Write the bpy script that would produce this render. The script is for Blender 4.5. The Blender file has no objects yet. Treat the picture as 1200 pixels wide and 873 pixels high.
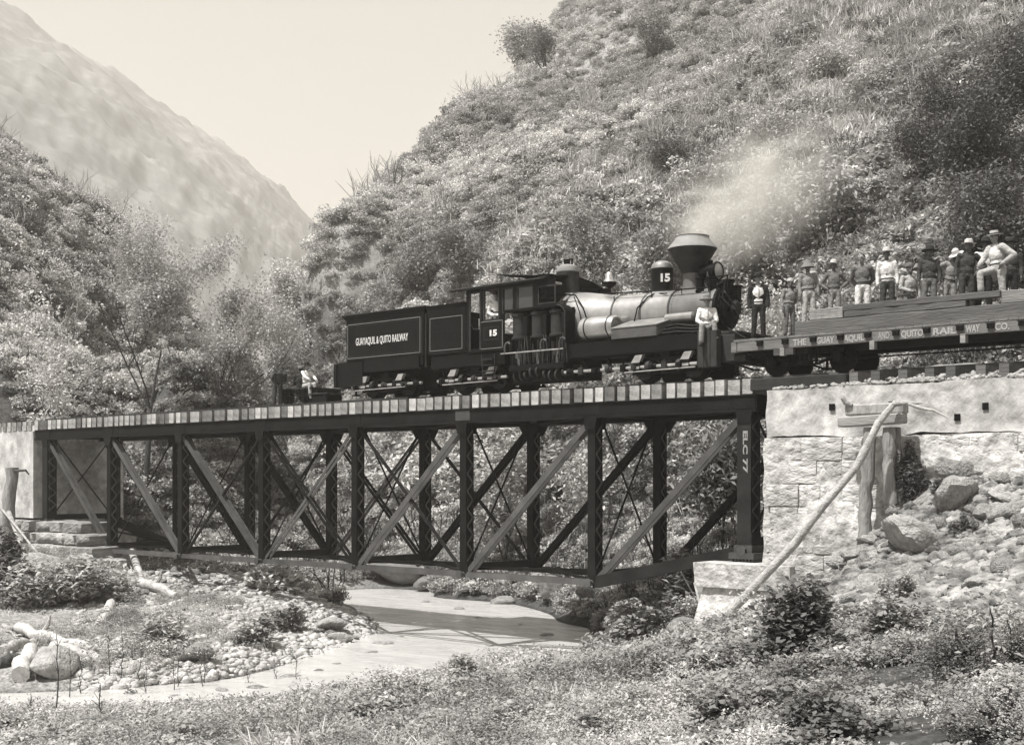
import bpy, bmesh, math, random
import numpy as np
from mathutils import Vector, Matrix, Euler, noise as mnoise
random.seed(7); rng = np.random.default_rng(7)
R = math.radians
sc = bpy.context.scene
COL = sc.collection
# ------------------------------------------------------------------ camera, sky, sun, exposure
# World: the track runs along X (the bridge from x=-53 to x=-17.6), +Y is up the valley side, z=0 is the lens height.
TH = R(42); CT, ST = math.cos(TH), math.sin(TH)
CAM = Vector((0, -30.2, 0)); FPX = 1557.0
cd = bpy.data.cameras.new('camera'); cam = bpy.data.objects.new('camera', cd); COL.objects.link(cam)
cam.location = CAM; cam.rotation_euler = (R(90), 0, TH)
cd.sensor_width = 36; cd.lens = 36 * FPX / 1200; cd.shift_y = 126.5 / 1200; cd.clip_end = 4000; cd.clip_start = .3
sc.camera = cam
wd = bpy.data.worlds.new('World'); sc.world = wd; wd.use_nodes = True
nt = wd.node_tree; nt.nodes.clear()
SUN_EL, SUN_DIR = R(63), Vector((-.22, -1, 0)).normalized()      # horizontal direction the sun stands in
sky = nt.nodes.new('ShaderNodeTexSky'); sky.sky_type = 'NISHITA'; sky.sun_disc = False
sky.sun_elevation = SUN_EL; sky.sun_rotation = math.atan2(SUN_DIR.x, SUN_DIR.y)
sky.dust_density = 5; sky.air_density = 1.0
bw = nt.nodes.new('ShaderNodeRGBToBW'); mm = nt.nodes.new('ShaderNodeVectorMath'); mm.operation = 'SCALE'
mm.inputs[0].default_value = (1.0, .966, .915)
mp = nt.nodes.new('ShaderNodeMath'); mp.operation = 'MULTIPLY_ADD'; mp.inputs[1].default_value = .5; mp.inputs[2].default_value = 3.6   # thin even cloud over the clear sky
bg = nt.nodes.new('ShaderNodeBackground'); bg.inputs[1].default_value = .062
ow = nt.nodes.new('ShaderNodeOutputWorld')
L = nt.links.new
L(sky.outputs[0], bw.inputs[0]); L(bw.outputs[0], mp.inputs[0]); L(mp.outputs[0], mm.inputs['Scale']); L(mm.outputs[0], bg.inputs[0]); L(bg.outputs[0], ow.inputs[0])
sl = bpy.data.lights.new('sun', 'SUN'); so = bpy.data.objects.new('sun', sl); COL.objects.link(so)
sl.energy = 4.6; sl.angle = R(1.0); sl.color = (1, .99, .965)
sdir = Vector((SUN_DIR.x * math.cos(SUN_EL), SUN_DIR.y * math.cos(SUN_EL), math.sin(SUN_EL)))
so.rotation_euler = (-sdir).to_track_quat('-Z', 'Y').to_euler(); so.location = (0, -30, 60)
sc.view_settings.view_transform = 'Standard'; sc.view_settings.look = 'None'; sc.view_settings.exposure = 0.76; sc.view_settings.gamma = 1
sc.cycles.max_bounces = 6; sc.cycles.diffuse_bounces = 3; sc.cycles.transparent_max_bounces = 8; sc.cycles.volume_bounces = 1
HAZE = .0005

def W(px, py, Z):
    "world point seen at photo position (px,py) at forward distance Z (survey of the photograph)"
    u = (px - 600) / FPX * Z
    return Vector((u * CT - Z * ST, -30.2 + u * ST + Z * CT, (563 - py) * Z / FPX))
def T(px, py, y):
    "world point on the vertical plane y = const, parallel to the track"
    D = 30.2 + y; u = px - 600
    X = D * (u * CT - FPX * ST) / (u * ST + FPX * CT); Z = D * CT - X * ST
    return Vector((X, y, (563 - py) * Z / FPX))
# ------------------------------------------------------------------ materials
M = {}
TINT = (1.0, .98, .95)
def mat(name, v, rough=.8, amp=.25, scale=3.0, bump=0.0, bscale=None, metal=0.0, stretch=(1, 1, 1), spec=.3, rnd=0.0, detail=6, coord='Object', leaf=False, patch=0.0, pscale=.1, v2=None, sharp=0):
    m = bpy.data.materials.new(name); m.use_nodes = True; n = m.node_tree.nodes; l = m.node_tree.links.new
    p = n['Principled BSDF']; p.inputs['Roughness'].default_value = rough; p.inputs['Metallic'].default_value = metal
    p.inputs['Specular IOR Level'].default_value = spec
    tc = n.new('ShaderNodeTexCoord'); mpn = n.new('ShaderNodeMapping'); mpn.inputs['Scale'].default_value = stretch
    geo = n.new('ShaderNodeNewGeometry')
    l(geo.outputs['Position'] if coord == 'World' else tc.outputs[coord], mpn.inputs[0])
    nz = n.new('ShaderNodeTexNoise'); nz.inputs['Scale'].default_value = scale; nz.inputs['Detail'].default_value = detail; nz.inputs['Roughness'].default_value = .62
    l(mpn.outputs[0], nz.inputs['Vector'])
    mr = n.new('ShaderNodeMapRange'); mr.inputs[1].default_value = .3 + .15 * sharp; mr.inputs[2].default_value = .7 - .15 * sharp
    mr.inputs[3].default_value = v * (1 - amp) if v2 is None else v; mr.inputs[4].default_value = v * (1 + amp) if v2 is None else v2
    l(nz.outputs[0], mr.inputs[0]); out = mr.outputs[0]
    def mul(out, node_out, lo, hi, a=0, b=1):
        r = n.new('ShaderNodeMapRange'); r.inputs[1].default_value = a; r.inputs[2].default_value = b; r.inputs[3].default_value = lo; r.inputs[4].default_value = hi
        l(node_out, r.inputs[0]); mu = n.new('ShaderNodeMath'); mu.operation = 'MULTIPLY'; l(out, mu.inputs[0]); l(r.outputs[0], mu.inputs[1]); return mu.outputs[0]
    if rnd:
        oi = n.new('ShaderNodeObjectInfo'); out = mul(out, oi.outputs['Random'], 1 - rnd, 1 + rnd)
    if patch:
        nz2 = n.new('ShaderNodeTexNoise'); nz2.inputs['Scale'].default_value = pscale; nz2.inputs['Detail'].default_value = 4
        l(geo.outputs['Position'], nz2.inputs['Vector']); out = mul(out, nz2.outputs[0], 1 - patch, 1 + patch, .35, .65)
    vm = n.new('ShaderNodeVectorMath'); vm.operation = 'SCALE'; vm.inputs[0].default_value = TINT; l(out, vm.inputs['Scale'])
    l(vm.outputs[0], p.inputs['Base Color'])
    if leaf:
        tr = n.new('ShaderNodeBsdfTranslucent'); mx = n.new('ShaderNodeMixShader'); mx.inputs[0].default_value = .28
        l(vm.outputs[0], tr.inputs[0]); l(p.outputs[0], mx.inputs[1]); l(tr.outputs[0], mx.inputs[2]); l(mx.outputs[0], n['Material Output'].inputs[0])
    if bump:
        nb = n.new('ShaderNodeTexNoise'); nb.inputs['Scale'].default_value = bscale or scale * 2; nb.inputs['Detail'].default_value = 8; l(mpn.outputs[0], nb.inputs['Vector'])
        b = n.new('ShaderNodeBump'); b.inputs['Strength'].default_value = min(1, bump); b.inputs['Distance'].default_value = .05 * max(1, bump); l(nb.outputs[0], b.inputs['Height']); l(b.outputs[0], p.inputs['Normal'])
    M[name] = m; return m
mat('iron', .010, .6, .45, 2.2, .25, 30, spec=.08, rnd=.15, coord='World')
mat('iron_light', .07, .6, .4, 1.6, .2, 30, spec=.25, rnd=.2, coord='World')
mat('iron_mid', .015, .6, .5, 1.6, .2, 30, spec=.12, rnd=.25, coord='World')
mat('tie_pale', .36, .9, .4, 5, .6, 25, rnd=.25, stretch=(1, .3, 1.6))
mat('tie_wood', .22, .9, .5, 5, .6, 25, rnd=.55, stretch=(1, .3, 1.6))
mat('rail_steel', .06, .45, .3, 3, 0, spec=.5)
mat('black_paint', .005, .36, .6, 1.3, .12, 9, spec=.13)
mat('black_iron', .005, .5, .5, 4.0, .2, 20, spec=.12)
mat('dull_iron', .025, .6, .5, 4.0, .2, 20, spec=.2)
mat('bright_steel', .42, .32, .3, 6.0, .05, 20, metal=.55, spec=.6)
mat('jacket', .33, .36, .28, 2.2, .08, 7, metal=.5, spec=.55)
mat('smokebox', .13, .6, .25, 2.5, .12, 18, metal=.1)
mat('stack_grey', .24, .62, .18, 2.5, .1, 18)
mat('line_paint', .20, .6, .2, 8)
mat('letter', .62, .7, .2, 9)
mat('letter_dim', .32, .8, .35, 22); mat('letter_faint', .27, .8, .35, 22)
mat('window_glass', .05, .12, .2, 1.2, 0, spec=.6)
mat('lamp_glass', .35, .12, .3, 3, 0, spec=.8)
mat('car_board', .15, .85, .3, 4, .3, 25, stretch=(.4, 1, 2))
mat('car_dark', .025, .85, .3, 4, .3, 25)
mat('timber', .11, .9, .35, 3, .5, 18, stretch=(.25, 1, 2), rnd=.35)
mat('timber_pale', .24, .9, .25, 3, .5, 18, stretch=(.25, 1, 2), rnd=.2)
mat('weathered', .27, .95, .4, 6, .9, 22, stretch=(1, 1, .22), rnd=.2)
mat('drift', .42, .95, .3, 6, .8, 20, rnd=.25)
mat('bark', .05, .95, .4, 8, .8, 20, stretch=(1, 1, .3), rnd=.3)
mat('bark_pale', .35, .95, .3, 8, .8, 20, stretch=(1, 1, .3))
mat('concrete', .45, .92, .28, 2.6, .5, 14, patch=.26, pscale=1.6, stretch=(1, 1, .7))
mat('rubble_wall', .44, .95, .30, 3.5, 2.2, 5, patch=.22, pscale=1.1, sharp=.3)
mat('scree', .23, .95, .6, 2.2, 2.2, 8, patch=.3, pscale=1.4, sharp=.5)
mat('stone', .30, .95, .4, 2.6, 2.2, 7, rnd=.3, coord='Object')
mat('cobble', .42, .95, .35, 3, 1.6, 8, rnd=.3)
mat('stone_dark', .15, .95, .35, 3, 1.2, 6, rnd=.3)
mat('ballast', .2, .95, .5, 9, 1.5, 14, coord='World')
mat('skin', .20, .6, .15, 9); mat('skin_dark', .10, .55, .15, 9)
mat('hair', .02, .8); mat('shoe', .03, .6); mat('eye', .01, .4)
for nm, v in (('cloth_white', .62), ('cloth_pale', .36), ('cloth_grey', .22), ('cloth_mid', .13), ('cloth_dark', .045), ('cloth_black', .02)):
    mat(nm, v, .95, .2, 7, .8, 14)
mat('hat_pale', .5, .95, .2, 20, .3, 60); mat('hat_dark', .025, .9, .2, 20, .3, 60); mat('hat_grey', .16, .9, .2, 20, .3, 60)
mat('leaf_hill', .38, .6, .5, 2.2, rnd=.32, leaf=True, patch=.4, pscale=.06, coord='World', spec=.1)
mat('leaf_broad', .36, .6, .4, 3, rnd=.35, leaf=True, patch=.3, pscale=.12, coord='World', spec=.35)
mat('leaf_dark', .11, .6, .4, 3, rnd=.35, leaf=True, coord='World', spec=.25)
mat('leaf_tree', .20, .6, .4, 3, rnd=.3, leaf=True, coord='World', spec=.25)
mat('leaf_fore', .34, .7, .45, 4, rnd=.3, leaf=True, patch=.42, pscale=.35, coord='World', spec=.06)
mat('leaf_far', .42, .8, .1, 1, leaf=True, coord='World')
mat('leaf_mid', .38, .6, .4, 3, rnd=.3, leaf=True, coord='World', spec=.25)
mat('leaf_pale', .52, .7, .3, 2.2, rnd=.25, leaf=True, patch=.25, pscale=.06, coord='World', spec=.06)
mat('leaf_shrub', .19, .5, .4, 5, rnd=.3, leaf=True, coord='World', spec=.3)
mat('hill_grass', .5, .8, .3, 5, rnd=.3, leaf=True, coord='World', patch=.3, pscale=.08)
mat('leaf_fore_broad', .28, .5, .45, 5, rnd=.35, leaf=True, patch=.3, pscale=.5, coord='World', spec=.35)
mat('dry_grass', .55, .8, .3, 5, rnd=.25, leaf=True, coord='World', patch=.25, pscale=.4)
mat('dark_stalk', .05, .8, .3, 5)
# ------------------------------------------------------------------ mesh helpers
class MB:
    def __init__(s): s.v = []; s.f = []
    def add(s, vs, fs):
        b = len(s.v); s.v += [tuple(v) for v in vs]; s.f += [tuple(i + b for i in f) for f in fs]; return s
    def box(s, c, d, rot=None):
        c = Vector(c); h = Vector(d) / 2; vs = []
        for k in range(8):
            p = Vector((h.x if k & 1 else -h.x, h.y if k & 2 else -h.y, h.z if k & 4 else -h.z))
            if rot is not None: p = rot @ p
            vs.append(c + p)
        return s.add(vs, [(0, 2, 3, 1), (4, 5, 7, 6), (0, 1, 5, 4), (2, 6, 7, 3), (0, 4, 6, 2), (1, 3, 7, 5)])
    def span(s, x0, x1, y0, y1, z0, z1): return s.box(((x0 + x1) / 2, (y0 + y1) / 2, (z0 + z1) / 2), (abs(x1 - x0), abs(y1 - y0), abs(z1 - z0)))
    def beam(s, p0, p1, w, h, up=(0, 0, 1)):
        "bar from p0 to p1, w across, h in the direction of up"
        p0 = Vector(p0); p1 = Vector(p1); d = p1 - p0; L_ = d.length; d.normalize(); u = Vector(up); sd = d.cross(u)
        if sd.length < 1e-4: sd = d.cross(Vector((0, 1, 0)))
        sd.normalize(); u = sd.cross(d); rot = Matrix((d, sd, u)).transposed()
        return s.box((p0 + p1) / 2, (L_, w, h), rot)
    def tube(s, pts, r, n=8, caps=True):
        pts = [Vector(p) for p in pts]; N = len(pts); rr = r if isinstance(r, (list, tuple)) else [r] * N; vs = []; ref = None
        for i, p in enumerate(pts):
            d = (pts[min(i + 1, N - 1)] - pts[max(i - 1, 0)]).normalized()
            if ref is None: ref = d.orthogonal().normalized()
            a = (ref - d * ref.dot(d)).normalized(); ref = a; b = d.cross(a)
            for k in range(n):
                t = 2 * math.pi * k / n; vs.append(p + (a * math.cos(t) + b * math.sin(t)) * rr[i])
        fs = [(i * n + k, i * n + (k + 1) % n, (i + 1) * n + (k + 1) % n, (i + 1) * n + k) for i in range(N - 1) for k in range(n)]
        if caps: fs += [tuple(range(n - 1, -1, -1)), tuple((N - 1) * n + k for k in range(n))]
        return s.add(vs, fs)
    def lathe(s, prof, c, axis='z', n=24, caps=True):
        "prof: (radius, offset along axis)"
        c = Vector(c); vs = []
        for r_, h in prof:
            for k in range(n):
                t = 2 * math.pi * k / n; a, b = r_ * math.cos(t), r_ * math.sin(t)
                vs.append(c + Vector({'z': (a, b, h), 'x': (h, a, b), 'y': (b, h, a)}[axis]))
        N = len(prof)
        fs = [(i * n + k, i * n + (k + 1) % n, (i + 1) * n + (k + 1) % n, (i + 1) * n + k) for i in range(N - 1) for k in range(n)]
        if caps:
            if prof[0][0] > 1e-4: fs.append(tuple(range(n - 1, -1, -1)))
            if prof[-1][0] > 1e-4: fs.append(tuple((N - 1) * n + k for k in range(n)))
        return s.add(vs, fs)
    def cyl(s, c, r, h, axis='z', n=20): return s.lathe([(r, -h / 2), (r, h / 2)], c, axis, n)
    def ell(s, c, rad, rot=None, n=12, m=8):
        c = Vector(c); vs = []; fs = []
        for i in range(m + 1):
            ph = math.pi * i / m - math.pi / 2
            ph = max(-1.5, min(1.5, ph))
            for k in range(n):
                t = 2 * math.pi * k / n; p = Vector((rad[0] * math.cos(ph) * math.cos(t), rad[1] * math.cos(ph) * math.sin(t), rad[2] * math.sin(ph)))
                vs.append(c + (rot @ p if rot is not None else p))
        for i in range(m):
            for k in range(n): fs.append((i * n + k, i * n + (k + 1) % n, (i + 1) * n + (k + 1) % n, (i + 1) * n + k))
        fs += [tuple(range(n - 1, -1, -1)), tuple(m * n + k for k in range(n))]
        return s.add(vs, fs)
    def cap(s, p0, p1, r0, r1, n=10):
        p0 = Vector(p0); p1 = Vector(p1); d = p1 - p0; Ln = d.length or 1e-4; d = d / Ln; pts = []; rs = []
        for a in (-80, -45, 0): pts.append(p0 + d * r0 * math.sin(R(a))); rs.append(r0 * math.cos(R(a)))
        for a in (0, 45, 80): pts.append(p1 + d * r1 * math.sin(R(a))); rs.append(r1 * math.cos(R(a)))
        return s.tube(pts, rs, n)
    def mesh(s, name, m, org=(0, 0, 0), smooth=False):
        o = Vector(org); me = bpy.data.meshes.new(name)
        me.from_pydata([(v[0] - o.x, v[1] - o.y, v[2] - o.z) for v in s.v], [], s.f)
        me.materials.append(M[m] if isinstance(m, str) else m)
        if smooth:
            me.polygons.foreach_set('use_smooth', [True] * len(me.polygons)); me.set_sharp_from_angle(angle=R(smooth if smooth > 1 else 40))
        me.update(); return me
    def build(s, name, m, parent=None, smooth=False, bevel=0, loc=None):
        org = ORG.get(parent.name, Vector((0, 0, 0))) if parent else (Vector(loc) if loc is not None else Vector((0, 0, 0)))
        o = bpy.data.objects.new(name, s.mesh(name, m, org, smooth)); COL.objects.link(o)
        if parent: o.parent = parent; ORG[o.name] = org
        elif loc is not None: o.location = loc; ORG[o.name] = org
        if bevel:
            b = o.modifiers.new('bevel', 'BEVEL'); b.width = bevel; b.segments = 1; b.limit_method = 'ANGLE'; b.angle_limit = R(50)
        return o
ORG = {}
def tag(o, label=None, cat=None, group=None, kind=None):
    for k, v in (('label', label), ('category', cat), ('group', group), ('kind', kind)):
        if v: o[k] = v
    return o
def thing(name, label, cat, loc=(0, 0, 0), group=None):
    o = bpy.data.objects.new(name, None); COL.objects.link(o); o.location = loc; o.empty_display_size = .3
    ORG[o.name] = Vector(loc); return tag(o, label, cat, group)
def inst(me, name, parent, loc, rot=(0, 0, 0), scale=(1, 1, 1)):
    o = bpy.data.objects.new(name, me); COL.objects.link(o); o.rotation_euler = rot; o.scale = scale
    if parent: o.parent = parent; o.location = Vector(loc) - ORG[parent.name]; ORG[o.name] = ORG[parent.name]
    else: o.location = loc
    return o
def text(body, m, parent, p0, p1, h, name='lettering', shear=0, bold=.006, rot=(R(90), 0, 0), vertical=False):
    "flat painted lettering between p0 and p1 (left and right end of the baseline) on a face towards -Y"
    cu = bpy.data.curves.new(name, 'FONT'); cu.body = body; cu.size = h * 1.4; cu.extrude = .003; cu.offset = bold; cu.materials.append(M[m]); cu.resolution_u = 3; cu.shear = shear
    o = bpy.data.objects.new(name, cu); COL.objects.link(o); bpy.context.view_layer.update()
    w = max(o.dimensions.x, .01); d = (Vector(p1) - Vector(p0)).length
    me = bpy.data.meshes.new_from_object(o.evaluated_get(bpy.context.evaluated_depsgraph_get())); bpy.data.objects.remove(o); o = bpy.data.objects.new(name, me); COL.objects.link(o)
    o.parent = parent; o.location = Vector(p0) - ORG[parent.name]; o.rotation_euler = rot; o.scale = (d / w, 1, 1); return o
# ------------------------------------------------------------------ noise (numpy)
def vnoise(x, y, seed=0):
    xi = np.floor(x).astype(np.int64); yi = np.floor(y).astype(np.int64); fx = x - xi; fy = y - yi
    fx = fx * fx * (3 - 2 * fx); fy = fy * fy * (3 - 2 * fy)
    def h(a, b):
        n = (a * 374761393 + b * 668265263 + seed * 144269) & 0x7fffffff; n = ((n ^ (n >> 13)) * 1274126177) & 0x7fffffff
        return ((n ^ (n >> 16)) & 0xffff) / 65535.0 - .5
    return (h(xi, yi) * (1 - fx) + h(xi + 1, yi) * fx) * (1 - fy) + (h(xi, yi + 1) * (1 - fx) + h(xi + 1, yi + 1) * fx) * fy
def fbm(x, y, f, oct=4, seed=0):
    s = 0; a = 1
    for k in range(oct): s = s + a * vnoise(x * f + 17 * k, y * f - 9 * k, seed + k); f *= 2.03; a *= .5
    return s
# ------------------------------------------------------------------ terrain
WATER = -5.0
CP = []   # surveyed ground points
def cp(*a):
    for px, py, Z in a: CP.append(tuple(W(px, py, Z)))
def cw(*a):
    for X, Y, z in a: CP.append((X, Y, z))
cp((0,873,20),(0,852,24),(200,873,18),(200,844,24),(400,873,15),(400,838,23),(600,873,12),(600,795,25),(500,815,24),(800,873,11),(750,782,27),(700,790,27),(800,752,29),
   (900,873,9.5),(900,800,17),(900,740,26),(1000,873,8),(1000,780,14.5),(1000,700,23),(1100,873,7),(1200,873,6),(1200,780,11),(1200,700,17),(1200,610,25),(1100,655,24),(1100,600,27),
   (1200,552,28),(1150,552,28.6),(1060,588,29),(1010,645,29.5),(960,690,29.8),(900,720,29.5),(1350,700,14),(1350,560,25),(-200,873,24),(-300,850,30))
cw((0,-30.2,-1.6),(0,-40,-1.6),(20,-50,-1.5),(-20,-45,-2.2),(-40,-45,-3),(15,-20,-.8),(12,-8,.8),(40,-30,0),(-60,-45,-3.5),(0,-90,-1),(-100,-80,-4))
for px, y in ((330,648),(400,668),(470,695),(560,716),(620,735),(600,760),(480,772),(330,797),(150,818),(0,833),(-150,842),(-300,850),(640,752),(540,745),(420,788),(240,806)):
    p = W(px, y, FPX * 5.0 / (y - 563)); CP.append((p.x, p.y, -5.75))
cp((250,788,33.4),(250,750,37),(250,700,45),(250,668,54),(400,742,42.4),(380,702,52),(150,700,47),(100,750,38),(0,765,38),(0,690,46),(50,650,50),(150,798,32.3),(0,803,31.6),(330,672,60),(340,758,38.6),
   (430,732,45),(-150,780,35),(-150,680,46),(-150,600,56))
cw((-53,-2.5,-4.2),(-48,-2,-4.3),(-55,-4,-2.6),(-53,3,-3.6),(-58,0,1.4),(-62,2,2.2),(-60,-5,0.4))
cp((0,505,64),(100,490,70),(0,300,85),(0,190,115),(-150,110,105),(-150,400,72),(60,250,118),(130,325,116),(200,388,114),(280,432,110),(165,484,68),(250,478,78),(150,600,68),(250,605,80),
   (350,600,108),(330,520,116),(330,460,122),(320,430,130))
cp((430,668,73),(430,655,76),(520,692,57.5),(520,662,62),(600,706,54),(600,670,57),(690,735,45.2),(700,700,46.5),(760,752,39.5),(720,765,38.2),(700,690,49),(800,705,38),(800,650,43),(860,650,42),(900,690,36),
   (450,600,76),(600,600,66),(700,600,56),(800,600,49),(900,600,45),(450,520,86),(600,520,74),(750,520,60),(900,520,50),(400,450,102),(500,430,97),(600,430,84),(750,430,66),(900,430,54),(1050,430,45),(1200,430,39),
   (360,380,112),(345,360,116),(370,305,119),(400,268,125),(440,238,132),(490,196,140),(520,158,147),(560,136,155),(600,94,167),(650,34,180),(720,-80,200),(440,330,112),(500,260,124),(450,330,110),(600,330,94),(750,330,76),(900,330,61),(1050,330,51),(1200,330,44),
   (600,200,120),(750,200,98),(900,200,81),(1050,200,67),(1200,200,57),(700,80,147),(850,80,119),(1000,80,99),(1200,80,81),(800,0,152),(1000,0,121),(1200,0,99),(1000,-100,146),(1200,-100,121),(1350,200,51),(1350,430,34),(1350,0,86),(850,-100,172))
for px, Z, z in ((345,160,-3),(330,210,-5),(200,190,-5),(60,190,4),(380,185,2),(490,205,8),(560,225,16),(650,260,30),(250,150,-4),(100,160,8)):
    p = W(px, 563, Z); CP.append((p.x, p.y, z))
cw((-14,4.5,2.0),(-10,4.5,2.3),(-5,4,2.4),(-17.5,3.5,-1.2),(-12,0,1.0),(-6,0,1.8),(5,2,2.3),(-15.5,-1,-2.6),(-5,-4,1.2))
CPA = np.array(CP)
def _k(d2): return np.where(d2 > 0, d2 * np.log(np.maximum(d2, 1e-9)) * .5, 0)
_c = CPA[:, :2] / 50.0; _n = len(_c)
_A = np.zeros((_n + 3, _n + 3)); _d2 = ((_c[:, None] - _c[None]) ** 2).sum(-1)
_A[:_n, :_n] = _k(_d2) + np.eye(_n) * 2e-4; _A[:_n, _n] = 1; _A[:_n, _n+1:] = _c; _A[_n, :_n] = 1; _A[_n+1:, :_n] = _c.T
_w = np.linalg.solve(_A, np.concatenate([CPA[:, 2], [0, 0, 0]]))
def base_h(x, y):
    x = np.asarray(x, float); y = np.asarray(y, float); sh = x.shape; x = x.ravel() / 50; y = y.ravel() / 50; out = np.empty_like(x)
    for i in range(0, len(x), 20000):
        xx, yy = x[i:i+20000], y[i:i+20000]
        d2 = (xx[:, None] - _c[None, :, 0]) ** 2 + (yy[:, None] - _c[None, :, 1]) ** 2
        out[i:i+20000] = _k(d2) @ _w[:_n] + _w[_n] + xx * _w[_n+1] + yy * _w[_n+2]
    return out.reshape(sh)
def ground_h(x, y):
    x = np.asarray(x, float); y = np.asarray(y, float)
    b = base_h(x, y)
    hill = np.clip((b - 2.5) / 8, 0, 1); near = np.clip((b + 4.7) / .8, 0, 1)
    # hillside ribs and gullies run down the slope
    b = b + hill * (3.2 * fbm(x, y, .045, 3, 3) + 1.4 * fbm(x, y, .22, 3, 5)) + near * (1 - hill) * (.35 * fbm(x, y, .3, 3, 8) + .16 * fbm(x, y, 1.3, 3, 9))
    far = np.hypot(x, y + 30) > 330
    b = np.where(far, np.minimum(b, 60), b)
    return np.clip(b, -7, 140)
def axis(lo, hi, c, n, k=3.6):
    t = np.linspace(-1, 1, n); s = np.sinh(k * t) / math.sinh(k); return np.where(t < 0, c + (c - lo) * s, c + (hi - c) * s)
xs = axis(-420, 260, -18, 440); ys = axis(-130, 330, -8, 440)
GX, GY = np.meshgrid(xs, ys); GZ = ground_h(GX, GY)
def grid_mesh(name, X, Y, Z, m):
    ny, nx = X.shape; me = bpy.data.meshes.new(name)
    idx = np.arange(ny * nx).reshape(ny, nx)
    f = np.stack([idx[:-1, :-1], idx[:-1, 1:], idx[1:, 1:], idx[1:, :-1]], -1).reshape(-1, 4)
    me.vertices.add(nx * ny); me.vertices.foreach_set('co', np.stack([X, Y, Z], -1).ravel().astype(np.float32))
    me.loops.add(f.size); me.loops.foreach_set('vertex_index', f.ravel().astype(np.int32))
    me.polygons.add(len(f)); me.polygons.foreach_set('loop_start', np.arange(0, f.size, 4, dtype=np.int32)); me.polygons.foreach_set('loop_total', np.full(len(f), 4, np.int32))
    me.update(calc_edges=True); me.polygons.foreach_set('use_smooth', [True] * len(f)); me.materials.append(m)
    o = bpy.data.objects.new(name, me); COL.objects.link(o); return o
def ground_mat():
    m = bpy.data.materials.new('ground'); m.use_nodes = True; n = m.node_tree.nodes; l = m.node_tree.links.new; p = n['Principled BSDF']; p.inputs['Roughness'].default_value = .95; p.inputs['Specular IOR Level'].default_value = .15
    g = n.new('ShaderNodeNewGeometry'); sp = n.new('ShaderNodeSeparateXYZ'); l(g.outputs['Position'], sp.inputs[0])
    def noise(s, d=8, r=.65):
        k = n.new('ShaderNodeTexNoise'); k.inputs['Scale'].default_value = s; k.inputs['Detail'].default_value = d; k.inputs['Roughness'].default_value = r; l(g.outputs['Position'], k.inputs['Vector']); return k.outputs[0]
    def mr(i, a, b, c, d):
        k = n.new('ShaderNodeMapRange'); l(i, k.inputs[0]); 
        for q, v in zip((1, 2, 3, 4), (a, b, c, d)): k.inputs[q].default_value = v
        return k.outputs[0]
    def ma(op, a, b):
        k = n.new('ShaderNodeMath'); k.operation = op
        for q, v in enumerate((a, b)):
            if isinstance(v, (int, float)): k.inputs[q].default_value = v
            else: l(v, k.inputs[q])
        return k.outputs[0]
    # earth on the wooded slopes; pale gravel and silt below the track level
    gravel = mr(noise(9), .35, .65, .14, .42); fine = mr(noise(1.1, 6), .35, .65, .65, 1.25); gravel = ma('MULTIPLY', gravel, fine)
    earth = mr(noise(2.5), .3, .7, .03, .12); pale = mr(noise(1.3), .3, .7, .16, .40)
    up = mr(ma('ADD', sp.outputs[2], mr(noise(.12, 5), 0, 1, -14, 14)), 10, 22, 0, 1)
    m0 = n.new('ShaderNodeMix'); m0.data_type = 'FLOAT'; l(up, m0.inputs[0]); l(earth, m0.inputs[2]); l(pale, m0.inputs[3]); earth = m0.outputs[0]
    wy = ma('ADD', sp.outputs[2], mr(noise(.5, 4), 0, 1, -1.5, 1.5)); f1 = mr(wy, -3.6, -2.4, 1, 0)          # low ground is gravel
    fy = mr(sp.outputs[1], -.5, 1.5, 1, 0); bank = mr(ma('ADD', sp.outputs[1], ma('MULTIPLY', sp.outputs[0], .5)), -13, -10, 1, 0)                                                                   # and so is the camera's side of the track
    f = ma('MAXIMUM', ma('MULTIPLY', f1, bank), fy)
    mx = n.new('ShaderNodeMix'); mx.data_type = 'FLOAT'; l(f, mx.inputs[0]); l(earth, mx.inputs[2]); l(gravel, mx.inputs[3])
    wet = mr(sp.outputs[2], -4.98, -4.90, .6, 1); soil = ma('MULTIPLY', mr(ma('ADD', sp.outputs[0], mr(noise(.4), 0, 1, -4, 4)), -12.5, -9.5, 0, .72), mr(sp.outputs[1], -11.5, -8.5, 1, 0))
    tot = ma('MULTIPLY', ma('MULTIPLY', mx.outputs[0], wet), ma('SUBTRACT', 1.0, soil))
    vm = n.new('ShaderNodeVectorMath'); vm.operation = 'SCALE'; vm.inputs[0].default_value = TINT; l(tot, vm.inputs['Scale']); l(vm.outputs[0], p.inputs['Base Color'])
    b = n.new('ShaderNodeBump'); b.inputs['Strength'].default_value = .9; b.inputs['Distance'].default_value = .12; l(noise(5, 10, .7), b.inputs['Height']); l(b.outputs[0], p.inputs['Normal'])
    return m
tag(grid_mesh('ground', GX, GY, GZ, ground_mat()), 'river banks, gravel bar and steep valley sides in one terrain', kind='structure')
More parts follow.
